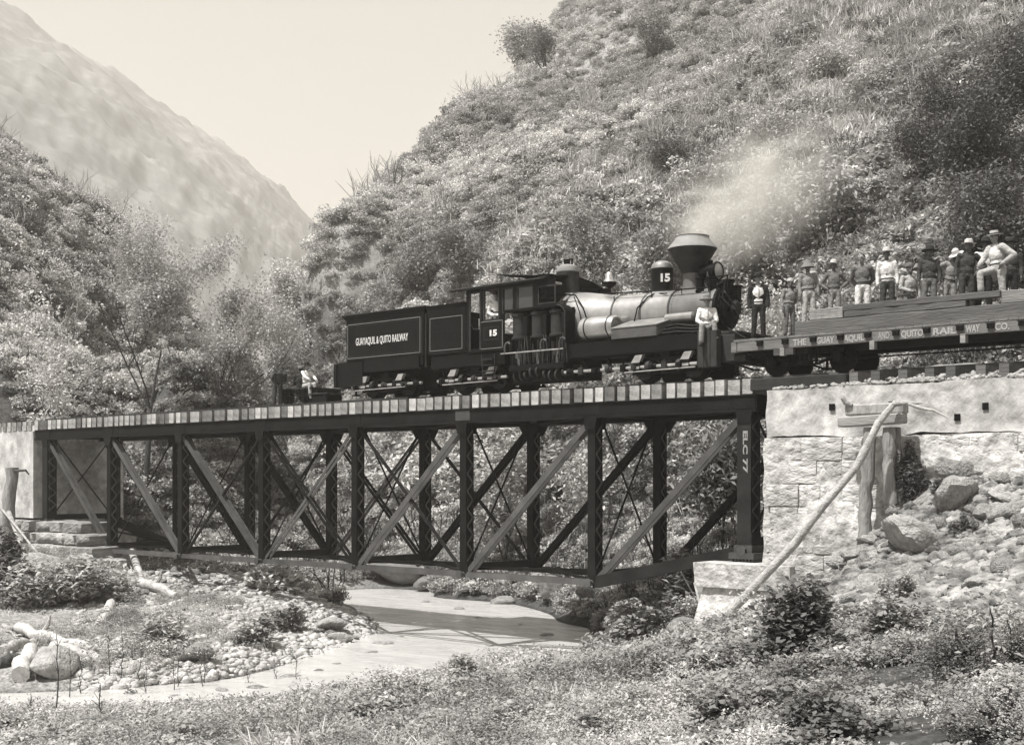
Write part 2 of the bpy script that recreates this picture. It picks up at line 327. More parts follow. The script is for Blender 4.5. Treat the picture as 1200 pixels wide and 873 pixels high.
# river water: muddy, fast and smooth
def water_mat():
    m = bpy.data.materials.new('water'); m.use_nodes = True; n = m.node_tree.nodes; l = m.node_tree.links.new; p = n['Principled BSDF']
    p.inputs['Roughness'].default_value = .14; p.inputs['Specular IOR Level'].default_value = .5
    g = n.new('ShaderNodeNewGeometry'); mpn = n.new('ShaderNodeMapping'); mpn.inputs['Rotation'].default_value = (0, 0, R(-35)); mpn.inputs['Scale'].default_value = (.45, 1.0, 1); l(g.outputs['Position'], mpn.inputs[0])
    k = n.new('ShaderNodeTexNoise'); k.inputs['Scale'].default_value = 1.3; k.inputs['Detail'].default_value = 12; k.inputs['Roughness'].default_value = .68; k.inputs['Distortion'].default_value = .8; l(mpn.outputs[0], k.inputs['Vector'])
    r = n.new('ShaderNodeMapRange'); l(k.outputs[0], r.inputs[0]); r.inputs[1].default_value = .3; r.inputs[2].default_value = .7; r.inputs[3].default_value = .44; r.inputs[4].default_value = .62
    vm = n.new('ShaderNodeVectorMath'); vm.operation = 'SCALE'; vm.inputs[0].default_value = TINT; l(r.outputs[0], vm.inputs['Scale']); l(vm.outputs[0], p.inputs['Base Color'])
    b = n.new('ShaderNodeBump'); b.inputs['Strength'].default_value = .6; b.inputs['Distance'].default_value = .12; l(k.outputs[0], b.inputs['Height']); l(b.outputs[0], p.inputs['Normal']); return m
wx = np.linspace(-160, 40, 60); wy_ = np.linspace(-60, 140, 60); WX, WY = np.meshgrid(wx, wy_)
tag(grid_mesh('river_water', WX, WY, WX * 0 + WATER, water_mat()), 'pale silty river bending round the gravel bar', kind='structure')
# far mountain
ridge = [(-420,-330,400),(-200,-160,410),(-90,-65,425),(30,22,440),(120,76,470),(200,126,500),(280,184,540),(330,222,570),(372,266,600),(430,330,640),(520,400,680),(700,480,760)]
foot = [(-420,170),(-200,180),(-100,190),(0,200),(120,215),(200,232),(280,252),(330,270),(390,290),(450,330),(560,400),(720,500)]
def resamp(P_, n):
    P_ = np.array([list(p) for p in P_]); t = np.linspace(0, len(P_) - 1, n); return np.stack([np.interp(t, np.arange(len(P_)), P_[:, k]) for k in range(3)], -1)
RA = resamp([W(a, b, c * 2.3) for a, b, c in ridge], 300); FO = resamp([W(a, 563, b * 1.7) + Vector((0, 0, -6)) for a, b in foot], 300)
t = np.linspace(-.12, 1, 150)[:, None]; tt = np.clip(t, 0, 1)
MX = RA[None, :, 0] * (1 - t) + FO[None, :, 0] * t; MY = RA[None, :, 1] * (1 - t) + FO[None, :, 1] * t
s_ = np.linspace(0, 300, 300)[None, :]
MZ = RA[None, :, 2] * (1 - tt) + FO[None, :, 2] * tt + np.sin(tt * math.pi) * 26
MZ = MZ + (tt ** .5) * (14 * fbm(s_ * .35 + tt * 14, tt * 16, .16, 4, 21) * (1 - tt * .5)) + 9 * fbm(MX, MY, .03, 5, 31) + 3 * fbm(MX, MY, .11, 3, 37) + np.minimum(t, 0) * 1600
mat('mountain', .21, .95, .22, .09, 1.5, .4, coord='World', patch=.2, pscale=.012, detail=10)
mo = tag(grid_mesh('mountain', MX, MY, MZ, M['mountain']), 'hazy far mountainside falling to the right', kind='structure')
# ------------------------------------------------------------------ bridge
BX0, BL = -52.15, 4.9; NX = [BX0 + BL * i for i in range(8)]; YN = 1.52
RAIL_Z = 2.66; TIE_Z = 2.54; CHT, CHB, BOT = 2.14, 1.72, -2.8; FOOT = -1.75
br = thing('truss_bridge', 'dark iron deck truss railway bridge spanning the river with lattice posts and timber ties', 'bridge', (-35, 0, CHB))
for sy in (-1, 1):
    y = sy * YN
    m = MB(); m.span(BX0 - .9, NX[7] + .35, y - .16, y + .16, CHB + .05, CHT - .03); m.span(BX0 - .9, NX[7] + .35, y - .22, y + .22, CHB, CHB + .05); m.span(BX0 - .9, NX[7] + .35, y - .21, y + .21, CHT - .03, CHT)
    m.build('top_chord', 'iron', br)
    m = MB()                                        # rivet heads and splice plates on the chord web
    xx = BX0 - .8
    while xx < NX[7] + .3: m.box((xx, y - sy * -1 * -.165 if False else y + (-.165), CHB + .1), (.028, .014, .028)); m.box((xx, y - .165, CHT - .08), (.028, .014, .028)); xx += .2
    r_ = m.build('rivets', 'iron', br); r_['kind'] = 'stuff'
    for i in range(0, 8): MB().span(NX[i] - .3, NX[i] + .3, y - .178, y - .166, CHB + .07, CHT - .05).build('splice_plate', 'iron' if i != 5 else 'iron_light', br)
    # bottom chord: pairs of eyebars; the end panels rise to the feet of the end posts
    for i in range(7):
        z0 = FOOT if i == 0 else BOT; z1 = FOOT if i == 6 else BOT; hh = .32 if i in (0, 6) else .16
        for dy in (-.13, .13):
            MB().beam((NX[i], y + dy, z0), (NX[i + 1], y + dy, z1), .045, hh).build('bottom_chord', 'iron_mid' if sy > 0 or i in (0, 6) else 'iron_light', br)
    # posts: two channels with lacing on the faces across the bridge
    for i in range(8):
        zb = FOOT + .12 if i in (0, 7) else BOT + .05; wid = .4 if i in (0, 7) else .26; dp = .21 if i in (0, 7) else .155; X = NX[i]
        mt = 'iron_mid' if i in (0, 7) else 'iron'
        p = MB()
        for q in (-1, 1):
            p.span(X - wid / 2, X + wid / 2, y + q * dp - .012, y + q * dp + .012, zb, CHB)
            for e in (-1, 1): p.span(X + e * (wid / 2 - .012) - .012, X + e * (wid / 2 - .012) + .012, y + q * (dp - .055) - .043, y + q * (dp - .055) + .043, zb, CHB)
        po = p.build('post', mt, br)
        l_ = MB(); st = 2 * dp; z = zb + .35; k = 0
        while z < CHB - .3:
            for e in (-1, 1):
                xx = X + e * (wid / 2 + .012); a = -1 if k % 2 else 1
                l_.beam((xx, y - a * (dp - .04), z), (xx, y + a * (dp - .04), z + .26), .014, .05, up=(0, 1, 0))
            z += .26; k += 1
        l_.build('lacing', 'iron_light', po)['kind'] = 'stuff'
        for e in (-1, 1):
            xx = X + e * (wid / 2 + .012)
            MB().span(xx - .01, xx + .01, y - dp, y + dp, zb, zb + .34).build('batten_plate', 'iron_mid', po)
        # pin, nut and gussets
        pn = MB().cyl((X, y, FOOT if i in (0, 7) else BOT), .085, .62, 'y', 14); pn.cyl((X, y - .33, FOOT if i in (0, 7) else BOT), .13, .07, 'y', 6)
        pn.build('pin', 'iron_light', br, smooth=30)
        w0, w1 = (.42, .20) if sy > 0 else (.24, .17)
        for q in (-1, 1): MB().add([(X - w0, y + q * .235, CHB), (X + w0, y + q * .235, CHB), (X + w1, y + q * .235, CHB - .32), (X - w1, y + q * .235, CHB - .32), (X - w0, y + q * .223, CHB), (X + w0, y + q * .223, CHB), (X + w1, y + q * .223, CHB - .32), (X - w1, y + q * .223, CHB - .32)], [(0, 3, 2, 1), (4, 5, 6, 7), (0, 4, 7, 3), (1, 2, 6, 5), (2, 3, 7, 6), (0, 1, 5, 4)]).build('gusset_plate', 'iron', br)
    # diagonals
    for i in range(7):
        X0, X1 = NX[i], NX[i + 1]; zb0 = BOT + .05; zb1 = BOT + .05
        a = ((X0 + .12, CHB - .1), (X1 - .06, BOT)); b = ((X0 + .06, BOT), (X1 - .12, CHB - .1))
        main = a if i < 3 else b
        if i == 3:
            for d_, w_ in ((a, .1), (b, .1)):
                for dy in (-.09, .09): MB().beam((d_[0][0], y + dy, d_[0][1]), (d_[1][0], y + dy, d_[1][1]), .03, w_).build('diagonal_bar', 'iron_light' if d_ is b else 'iron', br)
        else:
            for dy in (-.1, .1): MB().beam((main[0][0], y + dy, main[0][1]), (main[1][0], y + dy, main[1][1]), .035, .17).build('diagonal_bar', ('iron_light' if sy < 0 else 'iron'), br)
            if i in (2, 4):
                cnt = b if i == 2 else a
                for dy in (-.03, .03): MB().beam((cnt[0][0], y + dy, cnt[0][1]), (cnt[1][0], y + dy, cnt[1][1]), .03, .07).build('counter_bar', 'iron_mid', br)
# sway frames and laterals
for i in range(8):
    X = NX[i]; zb = FOOT if i in (0, 7) else BOT
    MB().span(X - .09, X + .09, -YN + .24, YN - .24, zb + .1, zb + .32).build('floor_strut', 'iron_mid', br)
    MB().span(X - .09, X + .09, -YN + .24, YN - .24, CHB + .06, CHT - .06).build('cross_beam', 'iron', br)
    for a in (-1, 1): MB().tube([(X + .05 * a, -a * (YN - .2), CHB), (X + .05 * a, a * (YN - .2), zb + .3)], .03, 6).build('sway_rod', 'iron', br)
for i in range(7):
    z0 = (FOOT if i == 0 else BOT) + .12; z1 = (FOOT if i == 6 else BOT) + .12
    for a in (-1, 1): MB().beam((NX[i], -a * YN, z0 + .05 * a), (NX[i + 1], a * YN, z1 + .05 * a), .1, .07).build('lateral_brace', 'iron', br)
    for a in (-1, 1): MB().beam((NX[i], -a * YN, CHB + .1 + .05 * a), (NX[i + 1], a * YN, CHB + .1 + .05 * a), .09, .07).build('lateral_brace', 'iron', br)
for yy in (-.55, .55): MB().span(BX0 - .9, NX[7] + .35, yy - .13, yy + .13, CHT - .1, CHT + .06).build('stringer', 'iron', br)
for sy in (-1, 1):
    for i in (0, 7):
        m = MB(); m.span(NX[i] - .36, NX[i] + .36, sy * YN - .36, sy * YN + .36, FOOT - .2, FOOT - .05); m.span(NX[i] - .26, NX[i] + .26, sy * YN - .28, sy * YN + .28, FOOT - .05, FOOT + .14)
        m.build('bearing_shoe', 'iron_light', br)
        m = MB()
        for k in range(7): m.cyl((NX[i] - .3 + k * .1, sy * YN, FOOT - .235), .033, .62, 'y', 8)
        m.build('roller_bearing', 'iron_light', br)
text("ELC 77", 'letter_faint', br, (NX[7] - .02, -YN - .228, 1.25), (NX[7] - .02, -YN - .228, .2), .13, rot=(R(90), R(90), 0))
# ties: every one its own part
tie_meshes = []
for k in range(6):
    m = MB(); w = .26 + .03 * (k % 4); h = .385 - .01 * (k % 2); m.box((0, 0, 0), (w, 3.4, h)); me = m.mesh('tie', 'tie_pale' if k in (1, 4) else 'tie_wood'); tie_meshes.append(me)
x = BX0 - .75; k = 0
random.seed(5)
while x < NX[7] + .3:
    inst(tie_meshes[random.randrange(6)], 'tie', br, (x, random.uniform(-.05, .05), TIE_Z - .2 + random.uniform(-.012, .008)), (0, 0, random.uniform(-.01, .01)), (1, 1, 1)); x += .37 + random.choice((0, 0, .02, .05)); k += 1
def rail(parent, x0, x1, y):
    m = MB(); m.span(x0, x1, y - .03, y + .03, RAIL_Z - .035, RAIL_Z); m.span(x0, x1, y - .01, y + .01, RAIL_Z - .1, RAIL_Z - .035); m.span(x0, x1, y - .055, y + .055, TIE_Z + .001, RAIL_Z - .1); return m.build('rail', 'rail_steel', parent)
for y in (-.565, .565): rail(br, BX0 - .9, NX[7] + .35, y)
m = MB(); m.span(-53.05, -30.5, -1.25, -1.1, TIE_Z + .003, TIE_Z + .1); m.build('guard_timber', 'car_dark', br)
# ------------------------------------------------------------------ track and embankment on the right bank
tk = thing('railway_track', 'railway track of dark sleepers and rails on ballast above the right abutment wall', 'track', (-8, 0, 2.3))
x = NX[7] + .72
while x < 14:
    inst(tie_meshes[random.randrange(6)], 'sleeper', tk, (x, random.uniform(-.12, .12) - .25, TIE_Z - .16), (0, 0, random.uniform(-.03, .03)), (.85, .92, .8)).data = tie_meshes[0]; x += .58 + random.uniform(-.05, .08)
for y in (-.565, .565): rail(tk, NX[7] + .352, 15, y)
for o in tk.children:
    if o.name.startswith('sleeper'):
        o.material_slots[0].link = 'OBJECT'; o.material_slots[0].material = M['timber']
MB().span(NX[7] + .3, NX[7] + 2.9, -1.95, -1.6, 2.2, 2.5).build('end_timber', 'car_dark', tk, bevel=.02)
def blob_sheet(name, X, Y, Z, m): return grid_mesh(name, X, Y, Z, m)
ex = np.linspace(-16.8, 15, 160); ey = np.linspace(-2.15, 5.5, 60); EX, EY = np.meshgrid(ex, ey)
EZ = np.where(EY < -1.2, 2.19 + (EY + 2.15) * .22, 2.40) + .10 * fbm(EX, EY, 2.5, 3, 44); EZ = np.where(EY > 3.2, EZ + (EY - 3.2) * .35, EZ)
tag(grid_mesh('ballast_bed', EX, EY, EZ, M['ballast']), 'stony ballast bed under the track on the right bank', kind='structure')
MB().span(-16.85, 15, -1.95, 5.4, -4.5, 2.1).build('embankment_fill', 'ballast')['kind'] = 'structure'
# ------------------------------------------------------------------ right abutment: board-marked concrete over rubble masonry
ab = thing('abutment_wall', 'pale concrete and rubble masonry wing wall at the right end of the bridge', 'wall', (-16.9, -2.2, -2))
def rough_face(name, x0, x1, z0, z1, y, th, amp, seed, m, parent, nx, nz, batter=0, xshift=0, jag=0):
    X, Z = np.meshgrid(np.linspace(x0, x1, nx), np.linspace(z0, z1, nz))
    if jag: Z[0] += jag * (fbm(X[0], X[0] * 0, 1.1, 4, seed + 3) - .25); Z[-1] += jag * .5 * fbm(X[0], X[0] * 0, 2.2, 3, seed + 4)
    edge = np.minimum(1, np.minimum(X - x0, x1 - X) / .25 + .15)
    D = amp * (fbm(X, Z, .8, 5, seed) + .4 * fbm(X, Z, 5, 3, seed + 9)) * edge
    mb = MB(); vs = [(X[j, i] + .02 * math.sin(Z[j, i] * 7) * (i == 0), y - D[j, i] - batter * (z1 - Z[j, i]), Z[j, i]) for j in range(nz) for i in range(nx)]
    fs = [(j * nx + i, j * nx + i + 1, (j + 1) * nx + i + 1, (j + 1) * nx + i) for j in range(nz - 1) for i in range(nx - 1)]
    b0 = len(vs); ring = [(0, i) for i in range(nx)] + [(j, nx - 1) for j in range(1, nz)] + [(nz - 1, i) for i in range(nx - 2, -1, -1)] + [(j, 0) for j in range(nz - 2, 0, -1)]
    for j, i in ring: vs.append((X[j, i], y + th, Z[j, i]))
    n = len(ring)
    for a in range(n): fs.append((ring[a][0] * nx + ring[a][1], b0 + a, b0 + (a + 1) % n, ring[(a + 1) % n][0] * nx + ring[(a + 1) % n][1]))
    fs.append(tuple(b0 + a for a in range(n))); mb.add(vs, fs); o = mb.build(name, m, parent, smooth=35); return o
# concrete in lifts: each board course is its own strip with a slightly different face
zc = [1.06, 1.33, 1.60, 1.88, 2.17]
rough_face('concrete_face', -16.9, -2.0, 1.06, 2.17, -2.25, .5, .08, 50, 'concrete', ab, 260, 20, jag=.09)
rough_face('rubble_face', -16.96, -2.0, -4.2, 1.02, -2.27, .5, .16, 70, 'rubble_wall', ab, 190, 70, batter=.012)
for (px, py) in ((975, 477), (1122, 489), (1155, 476), (1045, 474)):
    p = T(px, py, -2.26); MB().box(p, (.13, .05, .15)).build('form_hole', 'black_iron', ab)
# squared stones showing in the face to the right of the bush
random.seed(11)
def stone_block(w, d, h, seed, org=(0, 0, 0)):
    bm = bmesh.new(); bmesh.ops.create_cube(bm, size=1)
    bmesh.ops.bevel(bm, geom=bm.edges[:], offset=.1, segments=1, affect='EDGES'); bmesh.ops.subdivide_edges(bm, edges=bm.edges[:], cuts=1, use_grid_fill=True)
    for v in bm.verts:
        nz = mnoise.noise(v.co * 2.3 + Vector((seed * 3.1, 0, 0))); v.co *= 1 + nz * .16; v.co.x *= w; v.co.y *= d; v.co.z *= h
    me = bpy.data.meshes.new('stone'); bm.to_mesh(me); bm.free(); me.materials.append(M['stone']); me.polygons.foreach_set('use_smooth', [True] * len(me.polygons)); me.set_sharp_from_angle(angle=R(35)); return me
blocks = [stone_block(1, 1, 1, i) for i in range(6)]
flat_blocks = []
for k in range(7):
    me_ = stone_block(1, 1, 1, 40 + k); me_.materials[0] = M['rubble_wall']
    for v_ in me_.vertices: v_.co = Vector([max(-.5, min(.5, c * 1.12)) for c in v_.co])
    flat_blocks.append(me_)
for r in range(6):
    z = .74 - r * .55; x = -16.86 + (r % 2) * .1
    while x < -12.7:
        w = random.uniform(.55, 1.35); hh = random.uniform(.50, .545); inst(flat_blocks[random.randrange(7)], 'stone', ab, (x + w / 2, -2.085 - .02 * r + random.uniform(-.03, .03), z + random.uniform(-.01, .01)), (random.uniform(-.01, .01), random.uniform(-.012, .012), random.uniform(-.02, .02)), (w * .985, .36, hh)); x += w
for r in range(3):
    x = -12.6 + (r % 2) * .3 + random.uniform(0, .2)
    while x < -10.2:
        w = random.uniform(.35, .95); inst(flat_blocks[random.randrange(7)], 'stone', ab, (x + w / 2, -2.13 + random.uniform(-.03, .03), .80 - r * .37 + random.uniform(-.03, .03)), (random.uniform(-.06, .06), random.uniform(-.05, .05), random.uniform(-.07, .07)), (w * .99, .36, random.uniform(.32, .4))); x += w
# ------------------------------------------------------------------ pedestal under the near truss foot
pd = thing('stone_pedestal', 'pale stone pedestal with overhanging cap under the near bridge foot beside the wall', 'pedestal', (-17.2, -.2, -4.5))
rough_face('cap_stone', -18.75, -16.05, -2.62, -2.03, -2.62, 4.9, .09, 90, 'rubble_wall', pd, 34, 9)
m = MB(); zt, zb = -2.63, -5.0; a, b = (-18.55, -16.2, -2.5, 2.1), (-19.05, -15.9, -2.95, 2.4)
m.add([(a[0], a[2], zt), (a[1], a[2], zt), (a[1], a[3], zt), (a[0], a[3], zt), (b[0], b[2], zb), (b[1], b[2], zb), (b[1], b[3], zb), (b[0], b[3], zb)], [(0, 1, 2, 3), (7, 6, 5, 4), (4, 5, 1, 0), (5, 6, 2, 1), (6, 7, 3, 2), (7, 4, 0, 3)])
m.build('shaft', 'rubble_wall', pd)
# ------------------------------------------------------------------ left abutment
la = thing('left_abutment', 'whitewashed concrete abutment at the far left end of the bridge', 'abutment', (-55, 0, -2))
la.name = 'bridge_abutment'; ORG['bridge_abutment'] = ORG.pop('left_abutment')
rough_face('wall_face', -66, -53.1, -1.6, 2.1, -1.75, 1.0, .07, 33, 'concrete', la, 60, 20)
MB().span(-65.9, -53.12, -.8, 2.6, -3.6, 2.08).build('core', 'rubble_wall', la)
MB().span(-66, -53.15, -1.65, 2.2, 2.1, 2.36).build('coping', 'concrete', la)
for k in range(14): inst(tie_meshes[k % 6], 'tie', la, (-53.5 - k * .45, 0, TIE_Z - .2))
fw = thing('footing_wall', 'stepped footing of squared pale stones below the left end of the bridge', 'wall', (-51, -2, -4.4))
random.seed(3)
for r in range(6):
    z = -1.72 - r * .46; y = -2.0 - r * .24; x = -55.2 + (r % 2) * .3; xe = -49.0 + r * .75
    while x < xe:
        w = random.uniform(.7, 1.3); inst(blocks[random.randrange(6)], 'stone', fw, (x + w / 2, y + .55, z - .2), (random.uniform(-.03, .03), 0, random.uniform(-.05, .05)), (w * .97, 1.5, .46)); x += w
rough_face('core', -55, -51.9, -4.6, -2.0, -1.5, 4.0, .1, 12, 'rubble_wall', fw, 20, 14)
# ------------------------------------------------------------------ flatcar
fc = thing('flatcar', 'grey railway flatcar with railway company lettering along its side sill', 'flatcar', (-14, 0, RAIL_Z))
CX0, CX1, DK = -18.42, -8.0, 3.56
for k in range(int((CX1 - CX0) / .22)):
    MB().span(CX0 + k * .22 + .004, CX0 + (k + 1) * .22 - .004, -1.33, 1.33, DK - .05, DK + .004 * (k % 3)).build('deck_board', 'car_board', fc)
for sy in (-1, 1):
    MB().span(CX0 + .1, CX1, sy * 1.27 - .05, sy * 1.27 + .05, DK - .30, DK - .052).build('side_sill', 'car_board', fc, bevel=.01)
for sy in (-.5, .5): MB().span(CX0 + .1, CX1, sy - .09, sy + .09, DK - .4, DK - .06).build('centre_sill', 'car_dark', fc)
MB().span(CX0 - .08, CX0 + .09, -1.33, 1.33, DK - .32, DK - .054).build('end_sill', 'car_board', fc, bevel=.015)
sill = -1.322
pk = [T(a, 400, sill - .06).x for a in (889.5, 919, 952, 984, 1016, 1049, 1085, 1124, 1160, 1197)]
for x in pk:
    m = MB(); m.span(x - .07, x + .07, sill - .07, sill - .002, DK - .20, DK - .06); o = m.build('stake_pocket', 'black_iron', fc); MB().span(x - .09, x + .09, sill - .08, sill, DK - .10, DK - .07).build('pocket_lip', 'dull_iron', o)
words = ['THE', 'GUAY', 'AQUIL', 'AND', 'QUITO', 'RAIL', 'WAY', 'CO.']
for (x0, x1), w_ in zip(((929.5, 945), (957, 978), (989, 1013), (1029, 1043), (1056, 1082), (1093, 1120), (1132, 1149), (1166, 1183)), words):
    a = T(x0, 400, sill); b = T(x1, 400, sill); text(w_, 'letter_dim' if w_ != 'AND' else 'letter_faint', fc, (a.x, sill - .004, DK - .25), (b.x, sill - .004, DK - .25), .15, bold=.008)
for x in (-17.0, -14.6, -12.4): MB().span(x - .06, x + .06, -1.36, -1.2, DK - .48, DK - .28).build('hanger', 'timber_pale', fc)
MB().span(-17.25, -16.7, -1.34, -1.22, DK - .46, DK - .3).build('step_plate', 'timber', fc)
m = MB(); m.tube([(CX0 + .4, -.9, DK - .42), (-16.5, -.9, DK - .62), (-10.5, -.9, DK - .62), (CX1, -.9, DK - .42)], .02, 6); m.build('truss_rod', 'black_iron', fc)
def wheel(parent, x, y, r, sgn=-1, mt='black_iron', zc=None):
    z = RAIL_Z + r if zc is None else zc
    o = MB().lathe([(r + .03, -.02), (r + .03, .0), (r, .005), (r, .11)], (x, y - .05, z), 'y', 28).build('wheel', mt, parent, smooth=35)
    MB().lathe([(r * .86, 0), (r * .84, -.03), (r * .35, -.012), (.1, -.05), (.1, -.1), (.03, -.11)], (x, y - (.045 if y < 0 else -.045), z), 'y', 20).build('hub', mt, o, smooth=35); return o
def car_truck(parent, xc, wb=.92, r=.34):
    for sx in (-1, 1):
        for y in (-.565, .565): wheel(parent, xc + sx * wb, y, r)
        MB().cyl((xc + sx * wb, 0, RAIL_Z + r), .06, 1.7, 'y', 10).build('axle', 'black_iron', parent)
    for y in (-.82, .82):
        m = MB(); z = RAIL_Z + r
        m.beam((xc - wb - .15, y, z + .16), (xc - .35, y, z + .34), .08, .05); m.beam((xc - .35, y, z + .34), (xc + .35, y, z + .34), .08, .05); m.beam((xc + .35, y, z + .34), (xc + wb + .15, y, z + .16), .08, .05)
        m.beam((xc - wb - .15, y, z + .13), (xc - .35, y, z - .12), .08, .05); m.beam((xc - .35, y, z - .12), (xc + .35, y, z - .12), .08, .05); m.beam((xc + .35, y, z - .12), (xc + wb + .15, y, z + .13), .08, .05)
        m.beam((xc - .3, y, z - .1), (xc - .3, y, z + .34), .06, .05, up=(1, 0, 0)); m.beam((xc + .3, y, z - .1), (xc + .3, y, z + .34), .06, .05, up=(1, 0, 0)); m.build('arch_bar', 'black_iron', parent)
        for sx in (-1, 1): MB().box((xc + sx * wb, y - .04 * (1 if y > 0 else 1), z), (.22, .2, .26)).build('journal_box', 'black_iron', parent, bevel=.03)
        m = MB()
        for q in range(3): m.cyl((xc - .13 + .13 * q, y, z + .06), .055, .26, 'z', 10)
        m.build('spring', 'dull_iron', parent)
    MB().span(xc - .14, xc + .14, -.95, .95, RAIL_Z + r + .14, RAIL_Z + r + .36).build('bolster', 'car_dark', parent)
car_truck(fc, (T(911, 425, -.6).x + T(989, 425, -.6).x) / 2); car_truck(fc, -9.6)
m = MB(); m.tube([(CX0 + .3, -.2, 3.3), (-18.55, -.2, 3.2), (-18.75, -.2, 3.2)], .05, 8); m.box((CX0 - .25, 0, 3.15), (.4, .2, .2)); m.build('coupler', 'black_iron', fc)
# timbers loaded on the flatcar: each one a thing
def log_beam(label, a, b, y, w, h, z, mt='timber', tilt=0, rg=0):
    x0, x1 = a, b; me = MB(); L_ = x1 - x0
    # slightly uneven sawn baulk
    n = 14; vs = []; 
    for i in range(n + 1):
        t = i / n; xx = x0 + L_ * t; e = .012 * math.sin(i * 2.1 + y * 5)
        for (sy, sz) in ((-1, 0), (1, 0), (1, 1), (-1, 1)): vs.append((xx, y + sy * w / 2 + e, z + sz * h + .01 * math.cos(i * 1.7 + sy) * sz))
    fs = [(i * 4 + k, i * 4 + (k + 1) % 4, (i + 1) * 4 + (k + 1) % 4, (i + 1) * 4 + k) for i in range(n) for k in range(4)] + [(3, 2, 1, 0), tuple(n * 4 + k for k in range(4))]
    me.add(vs, fs); o = me.build('timber_beam', mt, loc=((x0 + x1) / 2, y, z), bevel=.015); return tag(o, label, 'beam', 'timbers loaded on the flatcar')
zl = DK + .012
log_beam('thick sawn timber lying lowest along the near edge of the flatcar', T(932, 380, -1.1).x, -8.4, -.95, .42, .33, zl)
log_beam('second thick timber of the lowest layer, hidden behind the near one', -16.7, -8.6, -.46, .4, .33, zl)
log_beam('third thick timber of the lowest layer under the standing workmen', -16.85, -8.5, 0, .42, .33, zl)
log_beam('fourth thick timber of the lowest layer under the standing workmen', -16.6, -8.7, .46, .42, .33, zl)
log_beam('rearmost thick timber of the lowest layer on the flatcar', -16.9, -8.5, .94, .42, .33, zl)
log_beam('short pale timber ending left of the upper stack by the man in pale trousers', T(951, 365, -1.0).x, T(990, 365, -1).x, -.98, .26, .27, zl + .345, 'timber_pale')
log_beam('middle layer timber ending below the man with the raised knee', T(991, 365, -1).x, T(1134, 353, -1).x, -.98, .26, .145, zl + .345)
log_beam('long topmost timber running along the upper stack to the rounded end', T(989, 360, -1).x, T(1174, 345, -1).x, -.99, .24, .145, zl + .498)
log_beam('pale squared timber at the right edge of the photograph', T(1176, 350, -.9).x, -8.3, -.8, .5, .28, zl + .345, 'timber_pale')
# lighter tie and stubs between the cars
# ------------------------------------------------------------------ tender
td = thing('locomotive_tender', 'black tender lettered for the railway at the rear of the geared locomotive', 'tender', (-31.8, 0, RAIL_Z))
S = -1.25
x0, x1 = -33.45, -29.75
MB().span(x0, x1, S, 1.25, 3.90, 5.28).build('water_tank', 'black_paint', td, bevel=.03)
m = MB()
m.add([(x0 - .01, S - .005, 5.26), (x1 + .01, S - .005, 5.26), (x1 + .01, 1.255, 5.26), (x0 - .01, 1.255, 5.26), (x0 - .1, S - .1, 5.42), (x1 + .1, S - .1, 5.42), (x1 + .1, 1.35, 5.42), (x0 - .1, 1.35, 5.42)], [(0, 1, 5, 4), (1, 2, 6, 5), (2, 3, 7, 6), (3, 0, 4, 7), (4, 5, 6, 7), (0, 3, 2, 1)])
m.build('flared_coping', 'black_iron', td)
m = MB(); m.tube([(x0 - .1, S - .1, 5.42), (x1 + .1, S - .1, 5.42), (x1 + .1, 1.35, 5.42)], .018, 6); m.build('coping_bead', 'dull_iron', td)
def panel_line(parent, x0, x1, z0, z1, y, mt='line_paint', w=.016, name='lining'):
    m = MB()
    for a, b, c, d in ((x0, x1, z0, z0 + w), (x0, x1, z1 - w, z1), (x0, x0 + w, z0, z1), (x1 - w, x1, z0, z1)): m.span(a, b, y - .004, y - .001, c, d)
    return m.build(name, mt, parent)
panel_line(td, x0 + .08, x1 - .18, 4.0, 5.12, S); panel_line(td, x0 + .14, x1 - .3, 4.06, 5.06, S, 'dull_iron', .01)
for k in range(26):
    pass
rv = MB()
for k in range(44): 
    for z in (3.95, 5.2): rv.box((x0 + .06 + k * .082, S - .004, z), (.02, .012, .02))
for k in range(15): 
    for xx in (x0 + .04, x1 - .1): rv.box((xx, S - .004, 4.02 + k * .082), (.02, .012, .02))
rv.build('rivets', 'black_iron', td)['kind'] = 'stuff'
text('GUAYAQUIL & QUITO RAILWAY', 'letter', td, (T(417, 404, S).x, S - .004, 4.42), (T(478, 398, S).x, S - .004, 4.42), .24, bold=.002)
MB().span(x1 + .001, x1 + .03, S + .2, 1.0, 4.0, 5.2).build('front_panel', 'black_iron', td)
m = MB(); m.tube([(x1 - .05, S - .06, 5.1), (x1 - .05, S - .07, 4.0)], .016, 6); m.tube([(x1 + .12, S - .04, 5.2), (x1 + .12, S - .04, 3.5)], .02, 6); m.build('handrail', 'dull_iron', td)
MB().span(-33.85, -29.85, -1.2, 1.2, 3.62, 3.90).build('frame', 'black_iron', td)
MB().span(-34.0, -33.86, -1.32, 1.32, 3.08, 3.86).build('end_beam', 'black_iron', td, bevel=.01)
MB().span(-33.85, -32.6, S - .03, -1.0, 3.1, 3.88).build('side_skirt', 'black_iron', td)
MB().span(-32.6, -30.0, S, -1.1, 3.52, 3.92).build('side_sill', 'black_iron', td)
m = MB(); m.beam((-33.0, -1.2, 3.15), (-33.0, -1.2, 2.78), .05, .05, up=(1, 0, 0)); m.beam((-33.1, -1.2, 2.78), (-32.9, -1.2, 2.78), .2, .04); m.build('step', 'black_iron', td)
MB().span(-33.3, -30.0, -.38, .38, 2.9, 3.62).build('under_tank', 'black_iron', td)
MB().cyl((-31.0, .2, 5.48), .3, .14, 'z', 20).build('water_hatch', 'black_iron', td, smooth=30)
